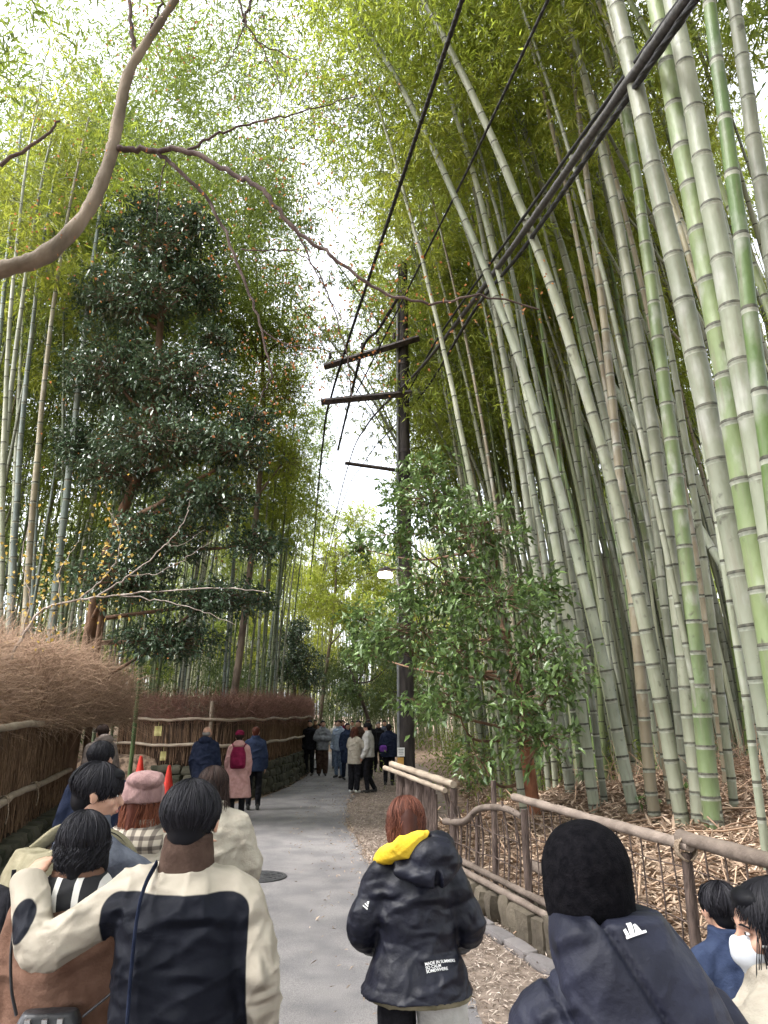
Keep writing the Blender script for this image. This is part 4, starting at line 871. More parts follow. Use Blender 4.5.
# ------------------------------------------------------------------ people
def remesh(mb, vox, smooth=2):
    me0=mb.mesh('tmp',[],True); o=bpy.data.objects.new('tmp',me0); COL.objects.link(o)
    md=o.modifiers.new('r','REMESH'); md.mode='VOXEL'; md.voxel_size=vox; md.use_smooth_shade=True
    dg=bpy.context.evaluated_depsgraph_get(); ev_=o.evaluated_get(dg); me=bpy.data.meshes.new_from_object(ev_)
    bpy.data.objects.remove(o); bpy.data.meshes.remove(me0)
    n=len(me.vertices); v=np.empty(n*3,np.float32); me.vertices.foreach_get('co',v); v=v.reshape(-1,3).astype(float)
    e=np.empty(len(me.edges)*2,np.int32); me.edges.foreach_get('vertices',e); e=e.reshape(-1,2)
    deg=np.bincount(e.ravel(),minlength=n)[:,None]
    for _ in range(smooth):
        a=np.zeros_like(v)
        for c in range(3): a[:,c]=np.bincount(e[:,0],v[e[:,1],c],n)+np.bincount(e[:,1],v[e[:,0],c],n)
        v=v*.4+.6*a/np.maximum(deg,1)
    me.vertices.foreach_set('co',v.astype(np.float32).ravel()); me.update()
    nr=np.empty(n*3,np.float32); me.vertices.foreach_get('normal',nr)
    return me, v, nr.reshape(-1,3).astype(float)
def fold_noise(v, f, seed):
    """narrow creases running in a few directions over broad soft folds, about 0..1"""
    r_=np.random.default_rng(seed); s=0; w=v+.045*np.sin(v[:,[1,2,0]]*11+r_.random(3)*6)+.02*np.sin(v[:,[2,0,1]]*27+r_.random(3)*6)
    for k in range(6):
        d=r_.normal(size=3)*[1,.7,.8]; d/=np.linalg.norm(d); a=1-np.abs(np.sin(w@d*f*(.55+.22*k)+r_.random()*6.3)); g=.5+.5*np.sin(v@(r_.normal(size=3)*7)+r_.random()*6)
        s=s+a**4*g/(1+.2*k)
    return s*.55+.25*np.sin(w@(r_.normal(size=3)*f*.35))
def finish(mb, name, mats, parent, vox, smooth=2, folds=.0, ff=22, seed=0, quilt=None, mask=None, cut=None):
    me,v,nr=remesh(mb,vox,smooth)
    if folds: v=v+nr*(folds*(fold_noise(v,ff,seed)-.3))[:,None]
    if quilt is not None: v=v+nr*quilt(v)[:,None]
    me.vertices.foreach_set('co',v.astype(np.float32).ravel())
    if mask is not None:
        at=me.attributes.new('msk','FLOAT','POINT'); at.data.foreach_set('value',mask(v,nr).astype(np.float32))
    me.update()
    for m in (mats if isinstance(mats,(list,tuple)) else [mats]): me.materials.append(m)
    me.polygons.foreach_set('use_smooth',np.full(len(me.polygons),True))
    me.name=name
    return obj(name,me,parent)
def ell(mb, c, r, rot=None, n=16):
    u=np.linspace(0,np.pi,n)[1:-1]; a_=np.linspace(0,2*np.pi,2*n,endpoint=False); U,A=np.meshgrid(u,a_,indexing='ij')
    v=np.stack([np.sin(U)*np.cos(A),np.sin(U)*np.sin(A),np.cos(U)],-1).reshape(-1,3); k=len(u); s=2*n
    q=[]; i_=np.arange(k-1)[:,None]*s; j_=np.arange(s)[None,:]; jj=(j_+1)%s; q=np.stack([i_+j_,i_+s+j_,i_+s+jj,i_+jj],-1).reshape(-1,4)
    v=np.vstack([v,[0,0,1],[0,0,-1]]); t=[(k*s,j,(j+1)%s) for j in range(s)]+[(k*s+1,(k-1)*s+(j+1)%s,(k-1)*s+j) for j in range(s)]
    v=v*np.asarray(r)
    if rot is not None: v=v@np.asarray(rot).T
    mb.add(v+np.asarray(c),q,t)
def limb(mb, pts, rad, sides=14, rad2=None, n=None):
    """closed tapered tube with rounded ends, through joints"""
    P=np.asarray(pts,float); rad=np.asarray(rad,float); rad2=rad if rad2 is None else np.asarray(rad2,float)
    m_=len(P)*6; t=np.linspace(0,len(P)-1,m_); Q=np.stack([np.interp(t,np.arange(len(P)),P[:,c]) for c in range(3)],-1); r1_=np.interp(t,np.arange(len(P)),rad); r2_=np.interp(t,np.arange(len(P)),rad2)
    for _ in range(1): Q[1:-1]=(Q[:-2]+Q[2:]+2*Q[1:-1])/4
    d0=norm(Q[0]-Q[1]); d1=norm(Q[-1]-Q[-2]); ca=[.35,.7,.9]; 
    pre=[Q[0]+d0*r1_[0]*c for c in (.92,.7,.4)]; pr=[.35,.7,.92]
    post=[Q[-1]+d1*r1_[-1]*c for c in (.4,.7,.92)]
    Q=np.vstack([pre,Q,post]); r1_=np.r_[[r1_[0]*c for c in pr],r1_,[r1_[-1]*c for c in pr[::-1]]]; r2_=np.r_[[r2_[0]*c for c in pr],r2_,[r2_[-1]*c for c in pr[::-1]]]
    tube(mb,Q,r1_,sides,rad2=r2_)
def rings(mb, R_, sides=28, p=2.3):
    """stack of superellipse rings (z, cx, cy, rx, ry)"""
    R_=np.asarray(R_,float); m_=len(R_); t=np.linspace(0,m_-1,m_*4); Q=np.stack([np.interp(t,np.arange(m_),R_[:,c]) for c in range(5)],-1)
    for _ in range(2): Q[1:-1]=(Q[:-2]+Q[2:]+2*Q[1:-1])/4
    an=np.linspace(0,2*np.pi,sides,endpoint=False); c_=np.sign(np.cos(an))*np.abs(np.cos(an))**(2/p); s_=np.sign(np.sin(an))*np.abs(np.sin(an))**(2/p)
    v=np.stack([Q[:,1:2]+Q[:,3:4]*c_,Q[:,2:3]+Q[:,4:5]*s_,Q[:,0:1]+0*c_],-1).reshape(-1,3); k=len(Q)
    i_=np.arange(k-1)[:,None]*sides; j_=np.arange(sides)[None,:]; jj=(j_+1)%sides; q=np.stack([i_+j_,i_+jj,i_+sides+jj,i_+sides+j_],-1).reshape(-1,4)
    v=np.vstack([v,[Q[0,1],Q[0,2],Q[0,0]],[Q[-1,1],Q[-1,2],Q[-1,0]]])
    t_=[(k*sides,(j+1)%sides,j) for j in range(sides)]+[(k*sides+1,(k-1)*sides+j,(k-1)*sides+(j+1)%sides) for j in range(sides)]
    mb.add(v,q,t_)
def cloth(name,c1,c2=None,rough=.85,scale=14,bump=.25,bscale=90,sheen=0,**k): return mat(name,c1,c2 or tuple(min(1,x*1.35+.004) for x in c1),scale=scale,rough=rough,bump=bump,bscale=bscale,sheen=sheen,spec=.06,**k)
SKIN=mat('skin',(.44,.25,.175),(.52,.31,.225),scale=20,rough=.5,bump=.1,bscale=120); SKIN.node_tree.nodes['Principled BSDF'].inputs['Subsurface Weight'].default_value=.12; SKIN.node_tree.nodes['Principled BSDF'].inputs['Subsurface Radius'].default_value=(.02,.008,.004)
def hairmat(name,c1,c2): return mat(name,c1,c2,scale=20,rough=.5,rnd=.8,spec=.12)
H_black=hairmat('black_hair',(.006,.006,.008),(.022,.021,.026)); H_brown=hairmat('auburn_hair',(.045,.016,.011),(.19,.072,.048)); H_dark=hairmat('dark_brown_hair',(.012,.008,.007),(.05,.03,.025)); H_grey=hairmat('grey_hair',(.2,.19,.18),(.35,.33,.32)); H_red=hairmat('reddish_hair',(.07,.02,.012),(.22,.075,.04))
C={k:cloth(k,*v) for k,v in {'black':((.008,.008,.010),(.020,.020,.024)),'navy':((.010,.014,.030),(.022,.028,.052)),'cream':((.34,.30,.245),(.44,.40,.33)),'white':((.46,.445,.42),(.56,.545,.52)),'brown':((.115,.062,.043),(.165,.095,.068)),'grey':((.060,.066,.085),(.105,.115,.14)),'pink':((.42,.23,.21),(.54,.32,.30)),'maroon':((.13,.010,.035),(.20,.018,.055)),'khaki':((.19,.17,.11),(.28,.25,.17)),'darkbrown':((.045,.028,.022),(.085,.055,.043)),'hood_grey':((.17,.18,.20),(.26,.27,.29)),'denim':((.10,.14,.22),(.20,.26,.36)),'blue':((.018,.026,.055),(.035,.048,.090)),'lightblue':((.22,.28,.38),(.34,.40,.50)),'taupe':((.13,.105,.095),(.20,.165,.15)),'rose':((.20,.115,.115),(.30,.18,.175)),'olive':((.06,.055,.03),(.10,.09,.06)),'yellow':((.62,.40,.03),(.75,.52,.06)),'purple':((.10,.03,.20),(.17,.06,.30))}.items()}
C_nylon=mat('navy_nylon',(.004,.0045,.010),(.010,.011,.021),scale=8,rough=.5,bump=.3,bscale=24)
C_nylon2=mat('navy_shell',(.006,.007,.016),(.014,.016,.032),scale=8,rough=.62,bump=.3,bscale=30)
SHOE=mat('shoe',(.02,.02,.02),(.04,.04,.04),rough=.6); SHOEW=mat('white_shoe',(.55,.55,.53),(.7,.7,.68),rough=.6)
EYE=mat('eye',(.02,.012,.01),rough=.1,spec=.8); EYEW=mat('eye_white',(.6,.57,.55),rough=.25); LIP=mat('lip',(.36,.13,.11),(.42,.17,.14),rough=.4)
def two_tone(name,cA,cB):
    m=bpy.data.materials.new(name); m.use_nodes=True; t=m.node_tree; b=t.nodes['Principled BSDF']; b.inputs['Roughness'].default_value=.62; b.inputs['Specular IOR Level'].default_value=.12
    at=t.nodes.new('ShaderNodeAttribute'); at.attribute_name='msk'; r_=t.nodes.new('ShaderNodeMapRange'); r_.inputs['From Min'].default_value=-.002; r_.inputs['From Max'].default_value=.002
    mxx=t.nodes.new('ShaderNodeMix'); mxx.data_type='RGBA'; mxx.inputs[6].default_value=(*cA,1); mxx.inputs[7].default_value=(*cB,1)
    t.links.new(at.outputs['Fac'],r_.inputs['Value']); t.links.new(r_.outputs[0],mxx.inputs[0]); t.links.new(mxx.outputs[2],b.inputs['Base Color'])
    tc_=t.nodes.new('ShaderNodeTexCoord'); n_=t.nodes.new('ShaderNodeTexNoise'); n_.inputs['Scale'].default_value=40; bp_=t.nodes.new('ShaderNodeBump'); bp_.inputs['Strength'].default_value=.25; bp_.inputs['Distance'].default_value=.01
    t.links.new(tc_.outputs['Object'],n_.inputs['Vector']); t.links.new(n_.outputs['Fac'],bp_.inputs['Height']); t.links.new(bp_.outputs[0],b.inputs['Normal']); return m
def crease(m, scale=4.5, strength=.7, dist=.03):
    t=m.node_tree; n=t.nodes; b=n['Principled BSDF']; tc_=n.new('ShaderNodeTexCoord'); z=n.new('ShaderNodeTexNoise'); z.noise_type='RIDGED_MULTIFRACTAL'; z.inputs['Scale'].default_value=scale; z.inputs['Detail'].default_value=2.5; z.inputs['Distortion'].default_value=.6
    mp=n.new('ShaderNodeMapping'); mp.inputs['Rotation'].default_value=(.3,.5,.2); mp.inputs['Scale'].default_value=(1,1,1.6)
    t.links.new(tc_.outputs['Object'],mp.inputs[0]); t.links.new(mp.outputs[0],z.inputs['Vector']); bp_=n.new('ShaderNodeBump'); bp_.inputs['Strength'].default_value=strength; bp_.inputs['Distance'].default_value=dist
    if b.inputs['Normal'].links: t.links.new(b.inputs['Normal'].links[0].from_socket,bp_.inputs['Normal'])
    t.links.new(z.outputs['Fac'],bp_.inputs['Height']); t.links.new(bp_.outputs[0],b.inputs['Normal'])
for k_m in C.values(): crease(k_m,5,.8,.05)
crease(C_nylon,7,.9,.05); crease(C_nylon2,7,.9,.05)
def rotz(a_): c_,s_=math.cos(a_),math.sin(a_); return np.array([[c_,-s_,0],[s_,c_,0],[0,0,1]])
def rotx(a_): c_,s_=math.cos(a_),math.sin(a_); return np.array([[1,0,0],[0,c_,-s_],[0,s_,c_]])
def hand(mb, w, d, n, sgn, s=1, curl=.5):
    d=norm(np.asarray(d,float)); n=np.asarray(n,float); n=norm(n-d*(n@d)); u=np.cross(d,n)*sgn
    Rm=np.stack([u,n,d],1); ell(mb,w+d*.045*s,(.043*s,.017*s,.052*s),Rm,10)
    for i_,L in enumerate((.068,.078,.072,.058)):
        b_=w+d*.08*s+u*(.030-.020*i_)*s; P=[b_-d*.02*s]; dd=d.copy(); a_=curl*(.6+.1*i_)
        for k in range(3):
            P.append(P[-1]+dd*(L*(.45,.32,.28)[k]+(.02 if k==0 else 0))*s); dd=norm(dd*math.cos(a_)+n*math.sin(a_)*1.)
        limb(mb,P,np.array([.0095,.009,.008,.0068])*s,8)
    b_=w+d*.02*s+u*.028*s; d2=norm(d*.62+u*.75+n*.15); limb(mb,[b_,b_+d2*.038*s,b_+norm(d2+d*.6+n*.3)*.068*s],np.array([.013,.0105,.0085])*s,8)
class Fig:
    def __init__(f, label, X, Y, head, H=1.68, vox=.009, z=None, lean=0, group=None, hyaw=0, hpitch=0, J=None, female=False, wide=1.0):
        z=float(max(hgt(X,Y),roadz(X,Y) if ledge(Y)<X<redge(Y) else -1)) if z is None else z
        f.root=thing('person',label,'person',(X,Y,z),R(head),group); f.s=s=H/1.7; f.vox=vox; f.seed=int(abs(X*97+Y*31)*10)%9999
        f.lean=lean; f.w=wide*(.94 if female else 1.0)
        f.j={'sl':(-.160*f.w,0,1.365),'sr':(.160*f.w,0,1.365),'el':(-.222*f.w,-.03,1.09),'er':(.222*f.w,-.03,1.09),'wl':(-.22*f.w,.09,.86),'wr':(.22*f.w,.09,.86),'hl':(-.09,0,.90),'hr':(.09,0,.90),'kl':(-.10,.02,.49),'kr':(.10,.02,.49),'al':(-.10,-.02,.09),'ar':(.10,-.02,.09)}
        for k in f.j: f.j[k]=np.array(f.j[k])*s
        if J: 
            for k,v in J.items(): f.j[k]=np.array(v,float)
        f.hd=f.L(np.array([0,.02,1.587])*s); f.Rh=rotz(R(hyaw))@rotx(R(hpitch))
        for k in ('sl','sr'):
            if not (J and k in J): f.j[k]=f.L(f.j[k])
        for k in ('el','er','wl','wr'):
            if not (J and k in J): f.j[k]=f.L(f.j[k])
    def L(f,p):
        """forward lean from the hips"""
        if not f.lean: return p
        h=.9*f.s; a_=R(-f.lean); q=p-[0,0,h]; return rotx(a_)@q+[0,0,h]
    def part(f,mb,name,m,vox=None,**k):
        if len(f.root.children)==0: pass
        return finish(mb,name,m,f.root,vox or f.vox,seed=f.seed,**k)
    def body(f, skin=SKIN, curl=.5, palm=None, hands=True, d_hand=None):
        s=f.s; mb=MB(); c=f.hd; Rh=f.Rh
        def E(p,r): ell(mb,c+Rh@(np.array(p)*s),np.array(r)*s,Rh,14)
        E((0,-.012,.030),(.073,.092,.082)); E((0,.018,-.030),(.060,.066,.078)); E((0,.052,-.088),(.026,.024,.022)); E((0,.030,.040),(.062,.060,.05))
        E((0,.030,-.070),(.047,.045,.035)); E((0,.080,.020),(.045,.014,.010)); E((.036,.062,-.028),(.022,.020,.022)); E((-.036,.062,-.028),(.022,.020,.022))
        limb(mb,[c+Rh@(np.array(p)*s) for p in ((0,.082,.012),(0,.096,-.012),(0,.104,-.028))],np.array([.008,.010,.014])*s,10)
        E((0,.089,-.058),(.022,.010,.008)); E((0,.086,-.068),(.018,.010,.008))
        for q in (-1,1): E((q*.080,-.006,-.014),(.010,.019,.032)); E((q*.087,-.014,-.004),(.007,.014,.020))
        nb=f.L(np.array([0,-.01,1.40])*s); limb(mb,[nb,(nb+c)/2+[0,-.01,0],c+Rh@(np.array([0,-.015,-.05])*s)],np.array([.062,.053,.054])*s)
        ch=f.L(np.array([0,0,1.25])*s); wa=f.L(np.array([0,.0,1.05])*s)
        rr=[]; 
        for z_,rx,ry in ((.84,.12,.09),(.95,.155,.105),(1.06,.125,.09),(1.22,.15,.105),(1.36,.155,.09),(1.42,.09,.06)):
            p=f.L(np.array([0,0,z_])*s); rr.append((p[2],0,p[1],rx*s*f.w,ry*s))
        rings(mb,rr)
        for a_,b_,c_ in (('sl','el','wl'),('sr','er','wr')): limb(mb,[f.j[a_],f.j[b_],f.j[c_]],np.array([.052,.042,.028])*s)
        for a_,b_,c_ in (('hl','kl','al'),('hr','kr','ar')): limb(mb,[f.j[a_],f.j[b_],f.j[c_]],np.array([.082,.055,.038])*s); p=f.j[c_]; limb(mb,[p-[0,.03*s,.05*s],p+np.array([0,.13,-.055])*s],np.array([.035,.03])*s)
        if hands:
            for k,(e,w) in enumerate((('el','wl'),('er','wr'))):
                d=norm(f.j[w]-f.j[e]) if not (d_hand and w in d_hand) else norm(np.array(d_hand[w],float)); sg=-1 if k==0 else 1
                n_=np.array([-sg,.15,0.]) if not (palm and w in palm) else np.array(palm[w],float)
                hand(mb,f.j[w]+d*.01,d,n_,sg if not (palm and w in palm) else 1,s,curl)
        f.part(mb,'body',skin,vox=min(f.vox,.3) )
        return f
    def eyes(f):
        s=f.s
        for q in (-1,1):
            mb=MB(); ell(mb,f.hd+f.Rh@(np.array([q*.031,.0800,.002])*s),np.array([.0115,.0060,.0042])*s,f.Rh,10); build(mb,'eye',EYEW,f.root)
            mb=MB(); ell(mb,f.hd+f.Rh@(np.array([q*.031,.0845,.002])*s),np.array([.0058,.003,.0046])*s,f.Rh,8); build(mb,'iris',EYE,f.root)
            mb=MB(); limb(mb,[f.hd+f.Rh@(np.array(p)*s) for p in ((q*.046,.078,.018),(q*.030,.091,.024),(q*.016,.092,.020))],np.array([.002,.0032,.002])*s,6); build(mb,'eyebrow',H_black,f.root)
        mb=MB(); ell(mb,f.hd+f.Rh@(np.array([0,.094,-.062])*s),np.array([.020,.006,.008])*s,f.Rh,8); build(mb,'mouth',LIP,f.root)
        return f
    def trousers(f,m,loose=1.0,hem=.06):
        s=f.s; mb=MB(); rings(mb,[(.80*s,0,0,.14*s,.10*s),(.92*s,0,0,.165*s*f.w,.115*s),(1.04*s,0,0,.14*s,.10*s)])
        for a_,b_,c_ in (('hl','kl','al'),('hr','kr','ar')):
            q=f.j[c_]+(f.j[b_]-f.j[c_])*hem; limb(mb,[f.j[a_],f.j[b_],q],np.array([.098,.074*loose,.060*loose])*s)
        f.part(mb,'trousers',m,folds=.006,ff=26); return f
    def shoes(f,m=SHOE):
        s=f.s
        for k in ('al','ar'):
            mb=MB(); p=f.j[k]; limb(mb,[p+np.array([0,-.03,-.045])*s,p+np.array([0,.06,-.05])*s,p+np.array([0,.15,-.06])*s],np.array([.042,.042,.034])*s); limb(mb,[p+np.array([0,-.02,.02])*s,p+np.array([0,-.02,-.04])*s],np.array([.042,.042])*s); f.part(mb,'shoe',m,vox=max(f.vox,.01))
        return f
    def coat(f,m,hem=.80,puff=0,flare=0,name='jacket',slv=1.0,folds=.010,ff=20,quilt=None,mask=None,collar=.06,bulk=1.0,extra=None,cuff=.95,colr=1.0):
        s=f.s; w=f.w*bulk; mb=MB(); b=.02+puff
        rr=[]
        for z_,rx,ry in ((hem,.165+flare,.135+flare*.8),((hem+1.0)/2,.165+flare*.6,.130+flare*.5),(1.02,.165,.120),(1.20,.168,.122),(1.32,.168,.112),(1.40,.118,.090),(1.455,.078,.072),(1.455+collar,.072*colr,.072*colr)):
            p=f.L(np.array([0,0,z_])*s) if z_>.9 else np.array([0,0,z_*s]); rr.append((p[2],0,p[1]-(.0 if z_<1.45 else .008),(rx*w+b*(1 if z_<1.35 else .6))*s if z_<1.45 else rx*s+b*.4,(ry*bulk+b)*s if z_<1.45 else ry*s+b*.4))
        rings(mb,rr)
        for a_,b_,c_ in (('sl','el','wl'),('sr','er','wr')):
            q=f.j[b_]+(f.j[c_]-f.j[b_])*cuff; nk=f.L(np.array([0,-.005,1.425])*s); limb(mb,[nk+(f.j[a_]-nk)*.2,f.j[a_]+(nk-f.j[a_])*.05],np.array([.052+b*.5,.056*slv+b*.45])*s); limb(mb,[f.j[a_]-[0,0,.01],f.j[b_],q],np.array([.062*slv+b*.5,.056*slv+b*.5,.044*slv+b*.4])*s)
        if extra: extra(mb)
        return f.part(mb,name,m,folds=folds,ff=ff,quilt=quilt,mask=mask)
    def strands(f,g,n,length=0,crown=(0,-.035,.115),front=80,back=122,rc=(0,-.018,.026),rr_=(.084,.102,.097),wd=.0026,part=False,side=118,spread=1.0,inw=.0,keepk=.22):
        s=f.s; ph=rng.uniform(0,2*np.pi,n); seg=10; k=(1-np.cos(ph-0))/2  # ph 0 = front(+y)
        thm=np.radians(front+(back-front)*k**.8+ (side-front)*.3*np.abs(np.sin(ph)))*rng.uniform(.78,1.06,n)
        P=np.zeros((n,seg,3)); off=rng.uniform(0,.013,n)*(1+.25*np.sin(ph*9+1)); drift=rng.normal(size=n)*.35+.15*np.sin(ph*5)
        for i_ in range(seg):
            th=thm*(.05+.95*i_/(seg-1)); a_=ph+drift*i_/(seg-1)
            loc=np.stack([np.sin(th)*np.sin(a_),np.sin(th)*np.cos(a_),np.cos(th)],-1)
            tp=1-.30*np.clip((th-1.55)/.65,0,1)*k; rad=np.array(rr_)*np.stack([tp,tp,np.ones(n)],-1)+ (off*(.3+.7*i_/(seg-1)))[:,None]; P[:,i_]=np.array(rc)+loc*rad
        P*=s; P=P@f.Rh.T
        if length:
            keep=k>keepk; F_=P[~keep]+f.hd; sd=norm(np.cross(norm(np.gradient(F_,axis=1)),F_-f.hd+1e-4)); strips(g,F_,wd*s*np.r_[.6,np.ones(F_.shape[1]-2),.4],sd,a=rng.random(len(F_))); P=P[keep]; kk=len(P); ex=8; Q=np.zeros((kk,ex,3)); last=P[:,-1]; c0=(f.Rh@np.array(rc))*s; out=last-c0; out[:,2]=0
            LN=length*rng.uniform(.8,1.05,kk); wv=rng.uniform(0,6.3,kk); am=rng.uniform(.003,.010,kk)
            for i_ in range(ex):
                u=(i_+1)/ex; Q[:,i_]=last+out*(spread-1)*u-out*inw*u*u; Q[:,i_,2]-=LN*u; Q[:,i_,0]+=am*np.sin(wv+u*7); Q[:,i_,1]+=am*np.cos(wv+u*6)-.02*u*(Q[:,i_,1]<0)
            P=np.concatenate([P,Q],1)
        P=P+f.hd; tg=norm(np.gradient(P,axis=1)); sd=norm(np.cross(tg,P-f.hd+1e-4)); tt_=rng.normal(size=(len(P),1,1))*.5; sd=sd*np.cos(tt_)+np.cross(tg,sd)*np.sin(tt_); strips(g,P,wd*s*np.r_[.6,np.ones(P.shape[1]-2),.4],sd,a=rng.random(len(P)))
    def hair(f,m,style='short',length=0,n=1600,**k):
        s=f.s; mb=MB(); c=f.hd
        def E(p,r): ell(mb,c+f.Rh@(np.array(p)*s),np.array(r)*s,f.Rh,14)
        E((0,-.034,.018),(.078,.082,.090)); E((0,-.006,.060),(.075,.093,.062)); E((0,-.050,-.035),(.062,.055,.062))
        E((.0,.052,.078),(.060,.040,.030))
        for q in (-1,1): E((q*.068,-.018,.035),(.018,.050,.050))
        if length:
            hw=k.pop('hw',.085); sw=k.pop('sidew',.022); L_=length*s; p=c+f.Rh@(np.array([0,-.05,-.03])*s); 
            limb(mb,[c+f.Rh@(np.array([0,-.045,.0])*s),p-[0,.015,L_*.5],p-[0,.02,L_*.92]],[hw*s,hw*s*.98,hw*s*.75],rad2=[.062*s,.052*s,.035*s])
            for q in (-1,1): limb(mb,[c+f.Rh@(np.array([q*.075,-.01,.0])*s),c+f.Rh@(np.array([q*.078,-.01,-.06])*s)-[0,0,L_*.3],c+f.Rh@(np.array([q*.07,-.01,-.06])*s)-[0,0,L_*.8]],[sw*s,sw*s,sw*.7*s])
        o=f.part(mb,'hair',m,vox=min(f.vox,.008) if f.vox<.015 else f.vox)
        if f.vox<.015:
            g=MB(); f.strands(g,int(n*2.2),length,**k)
            ob=build(g,'hair_strands',m,o)
        return f
def swirl(v,a_): return v
# cross-body strap along a body surface
def strap(parent, pts, w, m, name='strap', th=.004):
    P=curve(pts,8); g=MB(); tube(g,P,w/2,8,rad2=np.full(len(P),th)); return build(g,name,m,parent)

TT=two_tone('cream_black_panels',(.36,.32,.26),(.006,.007,.012))
crease(TT,6,.95,.08)
# --- man in the two-tone jacket
X1=-.64; f=Fig('man seen from behind in a cream and black panelled jacket, arm round his friend',X1,2.62,0,H=1.74,vox=.008,J={'el':(-.44,-.04,1.235),'wl':(-.545,.09,1.43),'er':(.262,-.05,1.19),'wr':(.25,.08,.95),'sl':(-.185,0,1.405),'sr':(.185,0,1.405)})
f.body(palm={'wl':(.25,.25,-1)},d_hand={'wl':(-.05,.95,.30)},curl=.45).trousers(C['black']).shoes()
def tmask(v,nr):
    s=f.s; x=v[:,0]; y=v[:,1]; z=v[:,2]
    hw=.232; d=np.maximum(np.abs(x+.01)-hw, z-1.405); r_=.06; qx=np.maximum(np.abs(x+.01)-(hw-r_),0); qz=np.maximum(z-(1.425-r_),0); d=np.sqrt(qx**2+qz**2)-r_
    d=np.where(y<.03,-d,-.05)
    # sleeve patches: cuff underside on the raised arm, elbow stripe on the hanging arm
    c=np.array([-.50,-.02,1.33]); d2=.052-np.linalg.norm((v-c)*np.array([1.25,.4,.85]),axis=1); d3=.045-np.linalg.norm((v-np.array([.375,-.03,1.17]))*np.array([1,.6,.8]),axis=1)
    arm=x<-.30; d=np.where(arm,d2,d); d=np.where(x>.27,d3,d); return d
f.coat(TT,hem=.74,puff=.012,slv=.98,folds=.022,ff=17,mask=tmask,collar=.0,bulk=1.05,cuff=.9)
mb=MB(); s=f.s; rings(mb,[(1.40*s,0,-.0,.10,.088),(1.46*s,0,-.003,.088,.084),(1.505*s,0,.0,.082,.082),(1.545*s,0,.003,.078,.080),(1.55*s,0,.003,.070,.072)]); f.part(mb,'turtleneck',C['darkbrown'],folds=.004,ff=40)
f.hair(H_black,n=4200,back=136)
strap(f.root,[(-.10,-.175,1.0),(-.10,-.178,1.12),(-.10,-.178,1.25),(-.10,-.160,1.38),(-.095,-.12,1.455),(-.09,-.03,1.50)],.024,C['navy'],'bag_strap')
# --- his friend in the brown coat
g_=Fig('woman seen from behind in a brown wool coat and black and white striped scarf',-1.075,2.85,4,H=1.615,vox=.009,female=True,hyaw=8)
g_.body(hands=True).trousers(C['black']).shoes(); g_.coat(C['brown'],hem=.50,puff=.02,flare=.03,slv=1.15,folds=.010,ff=15,bulk=1.12,name='coat'); g_.hair(H_black,length=.06,n=3800,hw=.080,inw=.15,spread=1.03)
M_str=bpy.data.materials.new('striped_knit'); M_str.use_nodes=True; t=M_str.node_tree; b=t.nodes['Principled BSDF']; b.inputs['Roughness'].default_value=.9
tc_=t.nodes.new('ShaderNodeTexCoord'); wv=t.nodes.new('ShaderNodeTexWave'); wv.inputs['Scale'].default_value=4.6; wv.inputs['Distortion'].default_value=1.0; wv.inputs['Detail'].default_value=1; cr_=t.nodes.new('ShaderNodeValToRGB'); cr_.color_ramp.interpolation='CONSTANT'; cr_.color_ramp.elements[0].color=(.010,.010,.012,1); cr_.color_ramp.elements[1].position=.80; cr_.color_ramp.elements[1].color=(.62,.60,.56,1)
t.links.new(tc_.outputs['Object'],wv.inputs['Vector']); t.links.new(wv.outputs['Fac'],cr_.inputs['Fac']); t.links.new(cr_.outputs[0],b.inputs['Base Color'])
mb=MB(); s=g_.s; rings(mb,[(1.375*s,0,-.01,.135,.115),(1.41*s,0,-.012,.145,.125),(1.46*s,0,-.01,.125,.115),(1.50*s,0,-.005,.095,.095)]); g_.part(mb,'scarf',M_str,folds=.010,ff=24)
# small black bag on her back
bp=thing('shoulder_bag','small black leather bag with silver buckles on the brown coat','bag',(-1.035,2.62,.955),R(6))
mb=MB(); rings(mb,[(0,0,0,.085,.045),(.02,0,0,.095,.05),(.12,0,0,.095,.045),(.15,0,0,.08,.03)],p=4); M_lea=mat('black_leather',(.02,.02,.022),(.05,.05,.055),scale=10,rough=.35,bump=.2); finish(mb,'bag_body',M_lea,bp,.006)
M_sil=mat('silver',(.5,.5,.5),(.6,.6,.6),rough=.3,metallic=.9)
for xx in (-.05,0,.045):
    mb=MB(); box(mb,(xx,-.048,.125),(.016,.012,.035)); build(mb,'buckle',M_sil,bp,smooth=False)
strap(bp,[(-.10,.0,.14),(-.125,.0,.22),(-.145,.02,.33),(-.145,.06,.42),(-.12,.13,.50)],.018,M_lea,'bag_strap'); strap(bp,[(.10,.0,.13),(.19,.0,.20),(.27,.02,.28),(.31,.07,.33)],.018,M_lea,'bag_strap')
# --- man in the grey wool jacket, face in profile
k_=Fig('man in a grey wool jacket turned in profile towards the beanie wearer',-1.27,3.45,-45,H=1.74,vox=.008,hyaw=-30,hpitch=-10,J={'sr':(.17,.0,1.38),'er':(.25,.22,1.23),'wr':(.13,.44,1.33)})
k_.body(palm={'wr':(0,.5,-.8)}).eyes().trousers(C['black']).shoes(); k_.coat(C['grey'],hem=.78,puff=.015,slv=1.1,folds=.010,ff=16,collar=.05,bulk=1.02); k_.hair(H_black,n=3600,front=92,back=124)
bk=thing('backpack','khaki and black backpack on the back of the man in grey','backpack',(-1.27,3.45,.03),R(-45))
mb=MB(); rings(mb,[(.88,0,-.235,.13,.07),(.92,0,-.24,.165,.095),(1.10,0,-.245,.17,.10),(1.32,0,-.235,.165,.09),(1.42,0,-.22,.12,.06)],p=3.4); finish(mb,'bag_body',C['khaki'],bp if False else bk,.010,folds=.006,ff=25)
